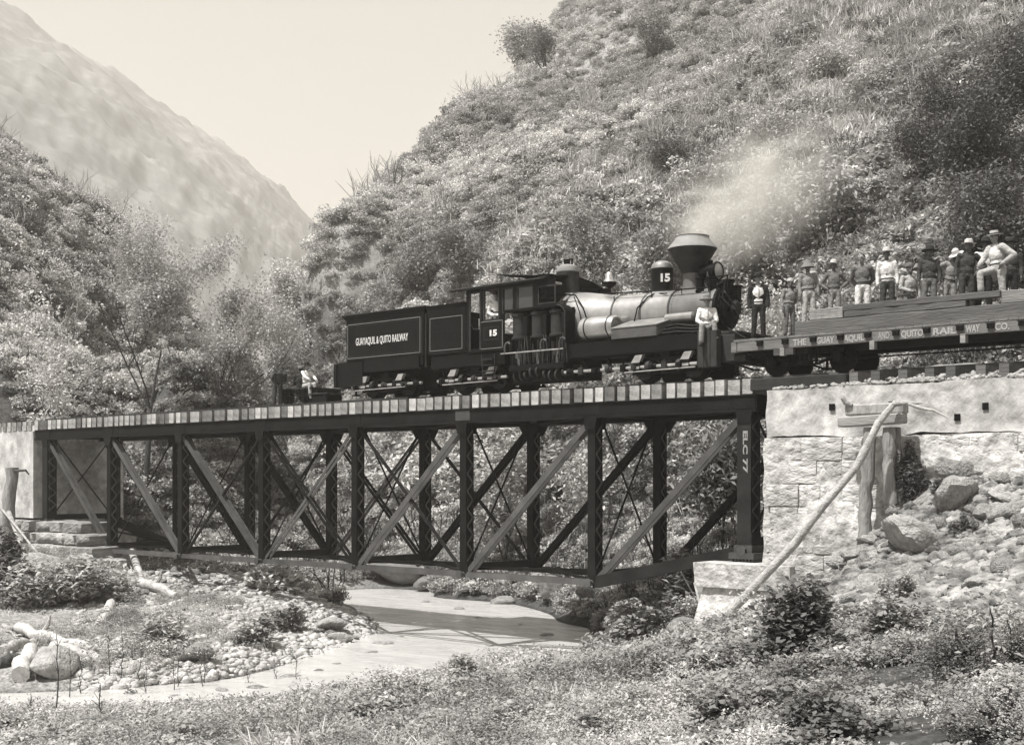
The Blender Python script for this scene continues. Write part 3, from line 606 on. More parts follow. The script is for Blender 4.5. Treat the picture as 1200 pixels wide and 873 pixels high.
def shay_truck(parent, xc, wb=.78, r=.40, bright=True):
    for sx in (-1, 1):
        for y in (-.565, .565): wheel(parent, xc + sx * wb, y, r)
        MB().cyl((xc + sx * wb, 0, RAIL_Z + r), .07, 2.0, 'y', 10).build('axle', 'black_iron', parent)
        # bevel ring gear on the wheel face with its pinion on the line shaft
        g = MB(); gx = xc + sx * wb; n = 28
        g.lathe([(.33, 0), (.33, .06), (.2, .09), (.1, .09)], (gx, -.84, RAIL_Z + r), 'y', 28)
        for k in range(n):
            a = 2 * math.pi * k / n; g.box((gx + .33 * math.cos(a), -.83, RAIL_Z + r + .33 * math.sin(a)), (.03, .07, .03))
        g.build('ring_gear', 'dull_iron', parent, smooth=30)
        MB().lathe([(.1, -.1), (.17, 0), (.15, .09), (.07, .1)], (gx + .3 * -sx, -1.1, RAIL_Z + r), 'x', 16).build('pinion', 'dull_iron', parent, smooth=30)
        b = MB().box((gx, -1.16, RAIL_Z + r + .03), (.26, .2, .3)).build('journal_box', 'black_iron', parent, bevel=.03)
        MB().add([(gx - .16, -1.27, RAIL_Z + r + .12), (gx + .12, -1.27, RAIL_Z + r + .12), (gx + .22, -1.27, RAIL_Z + r + .32), (gx - .02, -1.27, RAIL_Z + r + .32), (gx - .16, -1.14, RAIL_Z + r + .14), (gx + .12, -1.14, RAIL_Z + r + .14), (gx + .22, -1.14, RAIL_Z + r + .34), (gx - .02, -1.14, RAIL_Z + r + .34)], [(0, 1, 2, 3), (7, 6, 5, 4), (0, 4, 5, 1), (1, 5, 6, 2), (2, 6, 7, 3), (3, 7, 4, 0)]).build('oil_box_cover', 'bright_steel', b)
        MB().box((gx + .02, -1.275, RAIL_Z + r - .02), (.2, .03, .07)).build('cap_bolt_plate', 'bright_steel', b)
    for y in (-1.0, .95):
        m = MB(); z = RAIL_Z + r
        m.beam((xc - wb - .28, y, z + .2), (xc + wb + .28, y, z + .2), .09, .08); m.beam((xc - wb - .28, y, z - .16), (xc + wb + .28, y, z - .16), .09, .07)
        for q in (-1, 1): m.beam((xc + q * .2, y, z - .14), (xc + q * .2, y, z + .2), .08, .06, up=(1, 0, 0)); m.beam((xc + q * (wb + .2), y, z - .14), (xc + q * (wb + .2), y, z + .2), .08, .06, up=(1, 0, 0)); m.beam((xc + q * .25, y, z - .14), (xc + q * (wb - .15), y, z + .18), .05, .05)
        m.build('truck_frame', 'black_iron', parent)
    m = MB()
    for q in range(4):
        for k in range(5): m.lathe([(.05, 0), (.05, .02)], (xc - .18 + .12 * q, -1.03, RAIL_Z + r - .1 + k * .055), 'z', 10)
    m.build('coil_spring', 'dull_iron', parent)
    MB().span(xc - .15, xc + .15, -1.05, 1.0, RAIL_Z + r + .18, RAIL_Z + r + .42).build('bolster', 'black_iron', parent)
    m = MB(); m.tube([(xc - wb - .35, -1.3, RAIL_Z + .27), (xc + wb + .35, -1.3, RAIL_Z + .3)], .017, 6); m.build('brake_rod', 'bright_steel', parent)
    for sx in (-1, 1): MB().box((xc + sx * (wb + .42), -.56, RAIL_Z + r), (.08, .12, .36)).build('brake_shoe', 'black_iron', parent)
def line_shaft(parent, x0, x1, y=-1.2, z=3.06):
    MB().cyl(((x0 + x1) / 2, y, z), .045, x1 - x0, 'x', 10).build('line_shaft', 'bright_steel', parent, smooth=30)
    k = 0; x = x0 + .2
    while x < x1 - .15:
        m = MB()
        if k % 3 == 0: m.cyl((x, y, z), .11, .12, 'x', 14); m.cyl((x + .1, y, z), .08, .1, 'x', 12)
        elif k % 3 == 1: m.box((x, y, z), (.16, .16, .2)); m.cyl((x, y - .02, z + .13), .03, .08, 'z', 8)
        else: m.box((x, y, z), (.3, .12, .12)); m.cyl((x, y, z), .06, .3, 'y', 10)
        m.build('shaft_coupling', 'dull_iron' if k % 2 else 'black_iron', parent, smooth=30)
        x += .42 + .11 * (k % 2); k += 1
shay_truck(td, -31.75, .85); line_shaft(td, -33.2, -29.9)
# ------------------------------------------------------------------ geared locomotive
lo = thing('steam_locomotive', 'black geared steam locomotive with balloon stack standing on the bridge', 'locomotive', (-24, 0, RAIL_Z))
BCz = 4.60
# bunker behind the cab
MB().span(-29.62, -27.95, S, 1.25, 3.88, 4.6).build('fuel_bunker', 'black_paint', lo, bevel=.02)
MB().span(-29.62, -27.95, S + .001, S + .04, 4.55, 5.28).build('bunker_side', 'black_paint', lo); MB().span(-29.62, -29.56, S + .05, .6, 4.55, 5.2).build('bunker_end', 'black_paint', lo)
m = MB(); a = (-29.68, -27.95, S - .06, 1.31); m.add([(-29.62, S, 5.27), (-27.95, S, 5.27), (-27.95, S + .06, 5.27), (-29.62, S + .06, 5.27), (a[0], a[2], 5.40), (a[1], a[2], 5.40), (a[1], S + .05, 5.40), (a[0], S + .05, 5.40)], [(0, 1, 5, 4), (1, 2, 6, 5), (2, 3, 7, 6), (3, 0, 4, 7), (4, 5, 6, 7), (0, 3, 2, 1)]); m.build('bunker_coping', 'black_iron', lo)
panel_line(lo, -29.5, -28.1, 4.0, 5.02, S)
m = MB()
for k in range(40): m.ell((-28.9 + random.uniform(-.6, .6), random.uniform(-.9, .9), 4.66 + random.uniform(-.05, .12)), (.15, .13, .11), n=6, m=4)
m.build('fuel_load', 'black_iron', lo)
# cab
CA0, CA1 = -27.93, -24.85
def wall_with_holes(xa, xb, za, zb, holes, y, th, mt, parent, name='cab_side'):
    m = MB(); xs_ = sorted({xa, xb, *[h[0] for h in holes], *[h[1] for h in holes]}); zs_ = sorted({za, zb, *[h[2] for h in holes], *[h[3] for h in holes]})
    for i in range(len(xs_) - 1):
        for j in range(len(zs_) - 1):
            cx, cz = (xs_[i] + xs_[i + 1]) / 2, (zs_[j] + zs_[j + 1]) / 2
            if not any(h[0] < cx < h[1] and h[2] < cz < h[3] for h in holes): m.span(xs_[i], xs_[i + 1], y, y + th, zs_[j], zs_[j + 1])
    return m.build(name, mt, parent)
def px_(x): return T(x, 350, S).x
holes = [(px_(551), px_(563), 3.95, 5.62), (px_(568), px_(584), 4.80, 5.68), (px_(590), px_(600.5), 4.98, 5.62), (px_(607), px_(624), 4.98, 5.62), (px_(632), px_(650), 5.1, 5.55)]
for sgn in (-1, 1):
    y = S if sgn < 0 else 1.22
    wall_with_holes(-27.93, -26.38, 3.86, 5.74, holes[:2], y, .04, 'black_paint', lo)
    wall_with_holes(-26.379, CA1 + .05, 4.92, 5.74, holes[2:], y, .04, 'black_paint', lo)
    for h in holes[1:]:
        y0 = y - .012 if sgn < 0 else y + .04
        m = MB(); w = .045
        for q in ((h[0] - w, h[1] + w, h[3], h[3] + w), (h[0] - w, h[1] + w, h[2] - w, h[2]), (h[0] - w, h[0], h[2], h[3]), (h[1], h[1] + w, h[2], h[3])): m.span(q[0], q[1], y0, y0 + .012, q[2], q[3])
        o = m.build('window_frame', 'dull_iron', lo)
    for h in holes[2:4]:
        if sgn < 0: MB().span(h[0], h[1], y + .015, y + .022, h[2], h[3]).build('window_pane', 'window_glass', lo)
    # door posts
    for xx in (holes[0][0], holes[0][1]): MB().span(xx - .03, xx + .03, y - .014, y - .001, 3.9, 5.7).build('door_post', 'dull_iron', lo)
MB().span(-24.88, -24.8, -1.2, 1.2, 5.2, 5.7).build('cab_front', 'black_iron', lo)
MB().span(-27.9, -26.4, -1.2, 1.2, 3.80, 3.86).build('cab_floor', 'car_dark', lo)
m = MB(); m.tube([(-27.2, -.6, 3.9), (-27.2, -.6, 4.3)], .05, 8); m.box((-27.2, -.6, 4.36), (.4, .4, .08)); m.build('cab_seat', 'car_dark', lo)
MB().lathe([(.01, -.05), (.62, -.05), (.74, .3), (.74, .6)], (-26.2, 0, BCz + .1), 'x', 24).build('backhead', 'black_iron', lo, smooth=40)
# arched roof with a long overhang behind, a ventilator on top
def roof(xa, xb, z0, zc, hw, th, mt, name, n=14):
    m = MB(); vs = []
    for xx, dz in ((xa, -.02), (xb, 0)):
        for k in range(n + 1):
            t = -1 + 2 * k / n; vs.append((xx, hw * t, z0 + (zc - z0) * (1 - t * t) + dz)); 
        for k in range(n, -1, -1):
            t = -1 + 2 * k / n; vs.append((xx, hw * t, z0 + (zc - z0) * (1 - t * t) - th + dz))
    N = 2 * (n + 1); fs = [(k, (k + 1) % N, N + (k + 1) % N, N + k) for k in range(N)] + [tuple(range(N - 1, -1, -1)), tuple(N + k for k in range(N))]
    return m.add(vs, fs).build(name, mt, lo)
roof(-28.45, -24.75, 5.79, 6.0, 1.42, .06, 'black_iron', 'cab_roof')
MB().tube([(-28.45, -1.43, 5.76), (-24.75, -1.43, 5.78)], .028, 6).build('roof_edge_moulding', 'dull_iron', lo)
m = MB(); m.span(-26.3, -25.4, -.4, .4, 6.02, 6.1); m.build('roof_ventilator', 'black_iron', lo)
m = MB(); m.beam((-27.2, -.3, 6.22), (-25.7, -.3, 6.04), .7, .02); m.build('ventilator_flap', 'dull_iron', lo)
MB().box((-24.9, -1.0, 5.66), (.8, .3, .06)).build('roof_rain_shield', 'bright_steel', lo)
# side panels under the cab windows with number plate
panel_line(lo, px_(562) + .02, px_(589), 3.92, 4.74, S - .002); panel_line(lo, px_(567), px_(585), 4.18, 4.56, S - .003, 'dull_iron', .02)
text('15', 'letter', lo, (px_(572.5), S - .006, 4.30), (px_(581), S - .006, 4.30), .17, bold=.012)
# engine: three upright cylinders under a hooded casing
m = MB(); n = 8; pts = [(-26.38, 4.96)] + [(-26.38, 5.02), (-24.35, 5.02)]
MB().span(-26.376, -24.3, S - .06, -.8, 4.95, 5.01).build('engine_hood', 'black_iron', lo, bevel=.01)
m = MB(); arc = [(-24.3 + .28 * math.sin(R(a)), 4.72 + .28 * math.cos(R(a))) for a in range(0, 91, 15)] + [(-24.02, 3.9)]
for (xa, za), (xb, zb_) in zip(arc[:-1], arc[1:]): m.beam((xa, -1.1, za), (xb, -1.1, zb_), .36, .04, up=(0, 0, 1) if abs(xb - xa) > .01 else (1, 0, 0))
m.build('hood_end', 'black_iron', lo)
m = MB(); m.tube([(-26.38, S - .04, 4.99), (-24.3, S - .04, 4.99)] + [(a, S - .04, b - .02) for a, b in arc], .018, 6); m.build('hood_bead', 'dull_iron', lo)
MB().span(-26.38, -24.05, -.86, -.8, 3.5, 4.95).build('engine_back_plate', 'black_iron', lo)
for k, xx in enumerate((-25.95, -25.22, -24.5)):
    o = MB().lathe([(.25, 4.12), (.28, 4.14), (.28, 4.2), (.235, 4.22), (.235, 4.78), (.28, 4.8), (.28, 4.88), (.2, 4.92)], (xx, -.98, 0), 'z', 20).build('cylinder', 'dull_iron', lo, smooth=35)
    MB().span(xx + .28, xx + .44, -1.22, -.95, 4.2, 4.78).build('valve_chest', 'black_iron', o, bevel=.02)
    m = MB(); m.cyl((xx, -1.05, 3.9), .03, .5, 'z', 8); m.box((xx, -1.05, 3.66), (.2, .14, .14)); m.beam((xx, -1.08, 3.66), (xx + .1, -1.12, 3.14), .07, .09, up=(1, 0, 0)); m.build('connecting_rod', 'iron_light', o)
    m = MB()
    for q in (-.2, .2): m.beam((xx + q, -1.15, 4.12), (xx + q, -1.15, 3.3), .06, .06, up=(1, 0, 0))
    m.build('crosshead_guide', 'black_iron', o)
    m = MB(); m.beam((xx + .35, -1.2, 4.2), (xx + .3, -1.2, 3.3), .03, .04, up=(1, 0, 0)); m.beam((xx + .42, -1.2, 4.2), (xx + .5, -1.2, 3.35), .03, .04, up=(1, 0, 0)); m.build('valve_rod', 'dull_iron', o)
MB().span(-26.2, -24.1, -1.25, -.95, 3.2, 3.36).build('crankcase_bed', 'black_iron', lo)
m = MB(); z = 3.08
for k, xx in enumerate((-25.95, -25.22, -24.5)):
    for q in (-.12, .12): m.cyl((xx + q, -1.12 + .08 * math.cos(k * 2.1), z + .08 * math.sin(k * 2.1)), .15, .06, 'x', 16)
    m.cyl((xx + .34, -1.12, z), .12, .08, 'x', 14)
m.build('crankshaft', 'dull_iron', lo, smooth=30)
# long pale rail with looped handles below the engine
m = MB(); za = 3.72; m.tube([(px_(590), S - .12, za), (px_(663), S - .12, za)], .02, 8); m.build('reach_rod', 'bright_steel', lo, smooth=30)
for q in (595, 637, 659):
    xx = px_(q); MB().tube([(xx, S - .12, za), (xx, S - .13, za + .2), (xx + .05, S - .13, za + .3), (xx + .13, S - .13, za + .32), (xx + .2, S - .12, za + .26)], .03, 8).build('looped_handle', 'iron_light', lo, smooth=30)
m = MB(); random.seed(4)
for k in range(26):
    xx = random.uniform(-26.2, -24.1); m.tube([(xx, -1.2, random.uniform(3.3, 3.6)), (xx + random.uniform(-.1, .1), -1.22, random.uniform(3.7, 4.15))], random.choice((.012, .018, .025)), 5)
m.build('drain_pipes', 'dull_iron', lo)
# frame girder
MB().span(-29.6, -19.2, -.95, -.75, 3.44, 3.78).build('frame_girder', 'black_iron', lo); MB().span(-29.6, -19.2, .75, .95, 3.44, 3.78).build('frame_girder', 'black_iron', lo)
for z in (3.42, 3.80): MB().span(-29.6, -19.2, -1.02, -.7, z - .015, z + .015).build('girder_flange', 'black_iron', lo)
MB().span(-24.0, -19.3, -1.16, -.3, 3.80, 3.86).build('running_board', 'black_iron', lo)
MB().span(-24.0, -19.5, -1.17, -1.12, 3.45, 3.84).build('valance', 'black_iron', lo)
MB().span(-29.5, -26.4, -1.2, -.96, 3.45, 3.84).build('side_sill', 'black_iron', lo)
m = MB()
for k in range(4): m.beam((-27.2 + .02 * k, -1.3, 3.6 - k * .17), (-26.75, -1.3, 3.6 - k * .17), .16, .025)
m.beam((-27.25, -1.28, 3.75), (-27.2, -1.28, 3.0), .03, .03, up=(1, 0, 0)); m.beam((-26.72, -1.28, 3.75), (-26.75, -1.28, 3.0), .03, .03, up=(1, 0, 0)); m.build('cab_steps', 'dull_iron', lo)
# boiler: wagon top with jacket bands, smokebox
m = MB(); m.lathe([(.80, -26.3), (.86, -24.55)], (0, 0, BCz + .02), 'x', 40); m.lathe([(.86, -24.55), (.84, -24.2), (.68, -23.2), (.63, -22.9), (.60, -20.95)], (0, 0, BCz + .02), 'x', 40, caps=False); m.build('boiler_jacket', 'jacket', lo, smooth=35)
for xx, r_ in ((-24.5, .872), (-22.9, .638), (-21.9, .62), (-20.97, .612)): MB().lathe([(r_, -.03), (r_ + .008, -.02), (r_ + .008, .02), (r_, .03)], (xx, 0, BCz + .02), 'x', 40).build('boiler_band', 'iron_light', lo, smooth=35)
MB().lathe([(.60, -20.95), (.60, -19.55), (.57, -19.5)], (0, 0, BCz), 'x', 40).build('smokebox', 'smokebox', lo, smooth=35)
o = MB().lathe([(.60, -19.56), (.61, -19.46), (.55, -19.42), (.47, -19.42), (.44, -19.36), (.2, -19.28), (.05, -19.25)], (0, 0, BCz), 'x', 36).build('smokebox_front', 'black_iron', lo, smooth=35)
m = MB(); m.lathe([(.2, -19.28), (.24, -19.2), (.17, -19.12), (.1, -19.12)], (0, 0, BCz - .04), 'x', 24); m.build('number_plate_ring', 'dull_iron', o, smooth=35)
m = MB()
for k in range(14):
    a = 2 * math.pi * k / 14; m.box((-19.42, .51 * math.cos(a), BCz + .51 * math.sin(a)), (.05, .05, .05))
m.build('door_clamps', 'dull_iron', o)
m = MB()
for k in range(44):
    a = 2 * math.pi * k / 44; m.box((-20.86, .603 * math.cos(a), BCz + .603 * math.sin(a)), (.022, .022, .022)); m.box((-19.64, .603 * math.cos(a), BCz + .603 * math.sin(a)), (.022, .022, .022))
m.build('rivets', 'smokebox', lo)['kind'] = 'stuff'
# balloon stack
SX = -20.58
o = MB().lathe([(.36, 5.02), (.34, 5.1), (.27, 5.14), (.25, 5.24), (.25, 5.66)], (SX, 0, 0), 'z', 32, caps=False).build('stack_base', 'smokebox', lo, smooth=35)
MB().lathe([(.25, 5.62), (.28, 5.66), (.655, 6.27), (.672, 6.29)], (SX, 0, 0), 'z', 40, caps=False).build('stack_cone', 'dull_iron', lo, smooth=28)  # lower cone: the shade under the flare is put into this darker colour
MB().lathe([(.655, 6.285), (.675, 6.295), (.665, 6.33), (.47, 6.56), (.455, 6.62), (.47, 6.64), (.44, 6.64), (.43, 6.56), (.2, 6.4)], (SX, 0, 0), 'z', 40, caps=False).build('balloon_stack', 'stack_grey', lo, smooth=28)
# domes, bell, whistle
m = MB().lathe([(.52, 5.22), (.44, 5.4), (.36, 5.46), (.34, 5.55), (.34, 6.1), (.345, 6.14), (.30, 6.28), (.16, 6.34), (.02, 6.36)], (-24.98, 0, 0), 'z', 32); o = m.build('steam_dome', 'dull_iron', lo, smooth=38)
m = MB(); m.cyl((-24.98, 0, 6.42), .07, .14, 'z', 10); m.cyl((-24.9, .1, 6.44), .03, .2, 'z', 8); m.box((-24.98, 0, 6.5), (.3, .06, .03)); m.cyl((-25.1, 0, 6.45), .025, .18, 'z', 8); m.build('safety_valve', 'black_iron', o)
MB().lathe([(.343, 6.12), (.35, 6.145), (.304, 6.285), (.164, 6.345), (.02, 6.365)], (-24.98, 0, .003), 'z', 32, caps=False).build('dome_cap', 'stack_grey', o, smooth=38)
MB().lathe([(.47, 5.25), (.40, 5.42), (.345, 5.49)], (-24.98, 0, 0), 'z', 32, caps=False).build('dome_ring', 'jacket', o, smooth=38)
o = MB().lathe([(.40, 5.05), (.33, 5.17), (.31, 5.22), (.31, 5.84), (.315, 5.88), (.27, 6.0), (.14, 6.07), (.02, 6.08)], (-21.58, 0, 0), 'z', 32).build('sand_dome', 'black_paint', lo, smooth=38)
MB().lathe([(.315, 5.86), (.32, 5.885), (.272, 6.003), (.142, 6.073), (.02, 6.083)], (-21.58, 0, .003), 'z', 32, caps=False).build('dome_cap', 'jacket', o, smooth=38)
MB().lathe([(.42, 5.04), (.34, 5.16), (.318, 5.22)], (-21.58, 0, 0), 'z', 32, caps=False).build('dome_ring', 'stack_grey', o, smooth=38)
# number on the dome, wrapped round its side: two digits set on the tangent facing the camera
av = math.atan2(-30.2, 21.58)
c_ = Vector((-21.58 + .318 * math.cos(av + .12), .318 * math.sin(av + .12), 5.48)); tdir = Vector((-math.sin(av), math.cos(av), 0))
t_ = text('15', 'letter', lo, c_ - tdir * .13, c_ + tdir * .13, .21, bold=.014); t_.rotation_euler = (R(90), 0, math.atan2(tdir.y, tdir.x))
bl = MB().lathe([(.17, 5.68), (.165, 5.70), (.12, 5.78), (.10, 5.9), (.07, 5.96), (.02, 5.99)], (-23.44, 0, 0), 'z', 20, caps=False).build('bell', 'bright_steel', lo, smooth=40)
m = MB(); m.span(-23.6, -23.28, -.12, .12, 5.26, 5.34); m.cyl((-23.44, 0, 5.44), .05, .22, 'z', 10); m.lathe([(.06, 5.52), (.2, 5.62), (.22, 5.68), (.19, 5.66)], (-23.44, 0, 0), 'z', 16); m.cyl((-23.44, 0, 6.02), .02, .1, 'z', 6); m.build('bell_bracket', 'black_iron', lo, smooth=40)
# handrails and pipes on the boiler
m = MB(); m.tube([(-23.3, -.42, 5.30), (-21.2, -.5, 5.18), (-19.7, -.5, 5.12)], .018, 6); m.build('boiler_handrail', 'black_iron', lo)
for xx in (-22.9, -21.6, -20.6, -19.9): MB().cyl((xx, -.47, 5.11), .014, .16, 'z', 6).build('handrail_stanchion', 'black_iron', lo)
m = MB(); m.tube([(-21.55, -.25, 5.2), (-21.7, -.5, 5.05), (-21.95, -.66, 4.75), (-22.0, -.72, 4.4), (-22.0, -.8, 3.9)], .02, 6); m.tube([(-21.5, -.3, 5.15), (-21.1, -.45, 5.1)], .016, 6); m.build('sand_pipe', 'black_iron', lo)
m = MB(); m.tube([(-25.2, -1.24, 5.28), (-24.5, -.8, 5.36), (-24.1, -.72, 5.3), (-23.75, -.8, 4.9), (-23.6, -.85, 4.6)], .022, 6); m.tube([(-24.1, -.78, 5.25), (-23.85, -.85, 4.8), (-23.75, -.9, 4.55)], .016, 6); m.build('steam_pipe', 'black_iron', lo)
# air reservoir, water tank and pipes beside the boiler
MB().lathe([(.05, -23.70), (.25, -23.66), (.31, -23.58), (.31, -22.52), (.27, -22.45), (.22, -22.46), (.2, -22.5)], (0, -.92, 4.27), 'x', 28).build('air_reservoir', 'jacket', lo, smooth=35)
for xx in (-23.4, -22.62): MB().lathe([(.32, -.02), (.32, .02)], (xx, -.92, 4.27), 'x', 28).build('reservoir_strap', 'dull_iron', lo)
m = MB(); a = [(-22.42, 4.22), (-20.98, 4.22), (-20.6, 4.30), (-20.6, 3.95), (-20.95, 3.88), (-22.42, 3.88)]
xa, xb = -22.42, -20.9
m.add([(xa, -1.22, 3.88), (xb, -1.22, 3.88), (xb, -1.22, 4.16), (xa, -1.22, 4.16), (xa, -.62, 3.88), (xb + .15, -.62, 3.88), (xb + .35, -.62, 4.40), (xa + .25, -.62, 4.40)], [(0, 1, 2, 3), (7, 6, 5, 4), (1, 5, 6, 2), (0, 3, 7, 4), (0, 4, 5, 1)]); m.build('tool_box', 'iron_light', lo)
MB().add([(xa - .02, -1.24, 4.165), (xb + .02, -1.24, 4.165), (xb + .37, -.62, 4.41), (xa + .24, -.62, 4.41), (xa - .02, -1.24, 4.185), (xb + .02, -1.24, 4.185), (xb + .37, -.62, 4.43), (xa + .24, -.62, 4.43)], [(3, 2, 1, 0), (4, 5, 6, 7), (0, 1, 5, 4), (1, 2, 6, 5), (2, 3, 7, 6), (3, 0, 4, 7)]).build('tool_box_lid', 'jacket', lo)  # bright metal puts the lit look of the sloped top into the colour
MB().lathe([(.05, -20.9), (.12, -20.86), (.12, -20.0), (.05, -19.96)], (0, -.80, 4.36), 'x', 16).build('feed_water_pipe', 'jacket', lo, smooth=35)
m = MB()
for q in range(3): m.tube([(-20.9, -.95 - .06 * q, 4.12 - .09 * q), (-20.4, -1.0, 4.16 - .1 * q), (-19.9, -.95, 4.08 - .08 * q), (-19.4, -.9, 4.12 - .09 * q)], .02, 6)
m.build('side_pipes', 'dull_iron', lo)
# headlight on its bracket and the fittings round the front
hx = -19.85
o = MB().lathe([(.05, -.42), (.2, -.4), (.215, -.3), (.215, .02), (.25, .05), (.255, .12), (.23, .14)], (hx, 0, 5.62), 'x', 28, caps=False).build('headlight', 'black_iron', lo, smooth=35)
MB().lathe([(.22, .10), (.2, .125), (.1, .15), (.01, .155)], (hx, 0, 5.62), 'x', 28, caps=False).build('lens', 'lamp_glass', o, smooth=60)
MB().cyl((hx - .15, 0, 5.87), .07, .12, 'z', 12).build('lamp_chimney', 'black_iron', o)
m = MB(); m.span(hx - .42, hx + .1, -.26, .26, 5.36, 5.40); m.beam((hx - .3, -.2, 5.36), (hx - .1, -.2, 5.0), .05, .05, up=(1, 0, 0)); m.beam((hx + .1, 0, 5.36), (hx + .25, 0, 4.95), .05, .05, up=(1, 0, 0)); m.span(hx - .4, hx + .62, -.34, -.3, 5.40, 5.43); m.tube([(hx + .6, -.32, 5.42), (hx + .62, -.32, 4.75)], .02, 6); m.build('headlight_bracket', 'black_iron', lo)
m = MB()
for (dx, y, z, r_, h) in ((-.25, -.34, 5.25, .1, .34), (.12, -.3, 5.14, .12, .3), (.3, -.28, 4.98, .09, .4), (.44, -.2, 5.1, .13, .28), (.5, -.3, 4.7, .1, .3), (.1, -.42, 5.3, .07, .2), (.36, .1, 5.2, .14, .3), (.52, 0, 4.8, .11, .5), (.5, .3, 5.0, .12, .4)):
    m.cyl((hx + dx, y, z), r_, h, 'z', 12); m.cyl((hx + dx, y, z + h / 2), r_ * 1.25, .04, 'z', 12); m.cyl((hx + dx, y, z - h / 2), r_ * 1.25, .04, 'z', 12)
m.build('air_pump', 'black_iron', lo, smooth=35)
m = MB(); random.seed(9)
for k in range(16):
    a = Vector((hx + random.uniform(-.2, .6), random.uniform(-.45, .3), random.uniform(4.5, 5.4))); m.tube([a, a + Vector((random.uniform(-.1, .3), random.uniform(-.2, .1), random.uniform(-.2, .2))), a + Vector((random.uniform(0, .3), random.uniform(-.1, .1), random.uniform(-.5, -.1)))], .02, 5)
m.build('pump_pipes', 'dull_iron', lo)
# front platform, buffer block and tool chest
MB().span(-19.45, -18.95, -1.2, 1.2, 3.2, 3.84).build('buffer_beam', 'black_iron', lo, bevel=.02)
for k in range(3): MB().span(-19.46 + k * .2, -19.27 + k * .2, -1.42, -1.2, 2.92, 3.86).build('step_board', 'car_dark', lo, bevel=.01)
MB().span(-18.94, -18.5, -1.15, 1.15, 3.05, 3.75).build('pilot_block', 'car_dark', lo, bevel=.02)
MB().span(-18.94, -18.45, -1.1, 1.1, 3.76, 3.84).build('platform_board', 'car_dark', lo, bevel=.01)
m = MB(); m.tube([(-18.6, -1.0, 3.0), (-18.1, -.9, 2.82), (-17.9, -.9, 2.8)], .03, 6); m.tube([(-18.7, -1.15, 3.9), (-18.2, -1.1, 3.62)], .02, 6); m.build('coupling_link', 'black_iron', lo)
for k in range(3): MB().span(-18.5, -18.15, -1.2, -.9, 3.05 + k * .2, 3.2 + k * .2).build('dunnage_block', 'car_dark', lo, bevel=.01)
MB().box((-29.7, 0, 3.2), (.5, .2, .2)).build('drawbar', 'black_iron', lo)
MB().span(-29.4, -24.0, -.38, .38, 2.92, 3.5).build('ash_pan', 'black_iron', lo); MB().span(-26.3, -24.0, -.95, -.5, 2.86, 3.3).build('engine_bed', 'black_iron', lo)
for k in range(9): MB().beam((-29.2 + k * .62, -1.0, 3.44), (-29.0 + k * .62, -.95, 2.9), .07, .07, up=(1, 0, 0)).build('hanger_bar', 'black_iron', lo)
for k in range(5): MB().beam((-23.7 + k * .85, -.9, 3.44), (-23.5 + k * .85, -.9, 3.1), .07, .09, up=(1, 0, 0)).build('hanger_bar', 'black_iron', lo)
shay_truck(lo, -27.75, .8); shay_truck(lo, -20.75, .8); line_shaft(lo, -29.2, -26.3); line_shaft(lo, -24.1, -19.6)
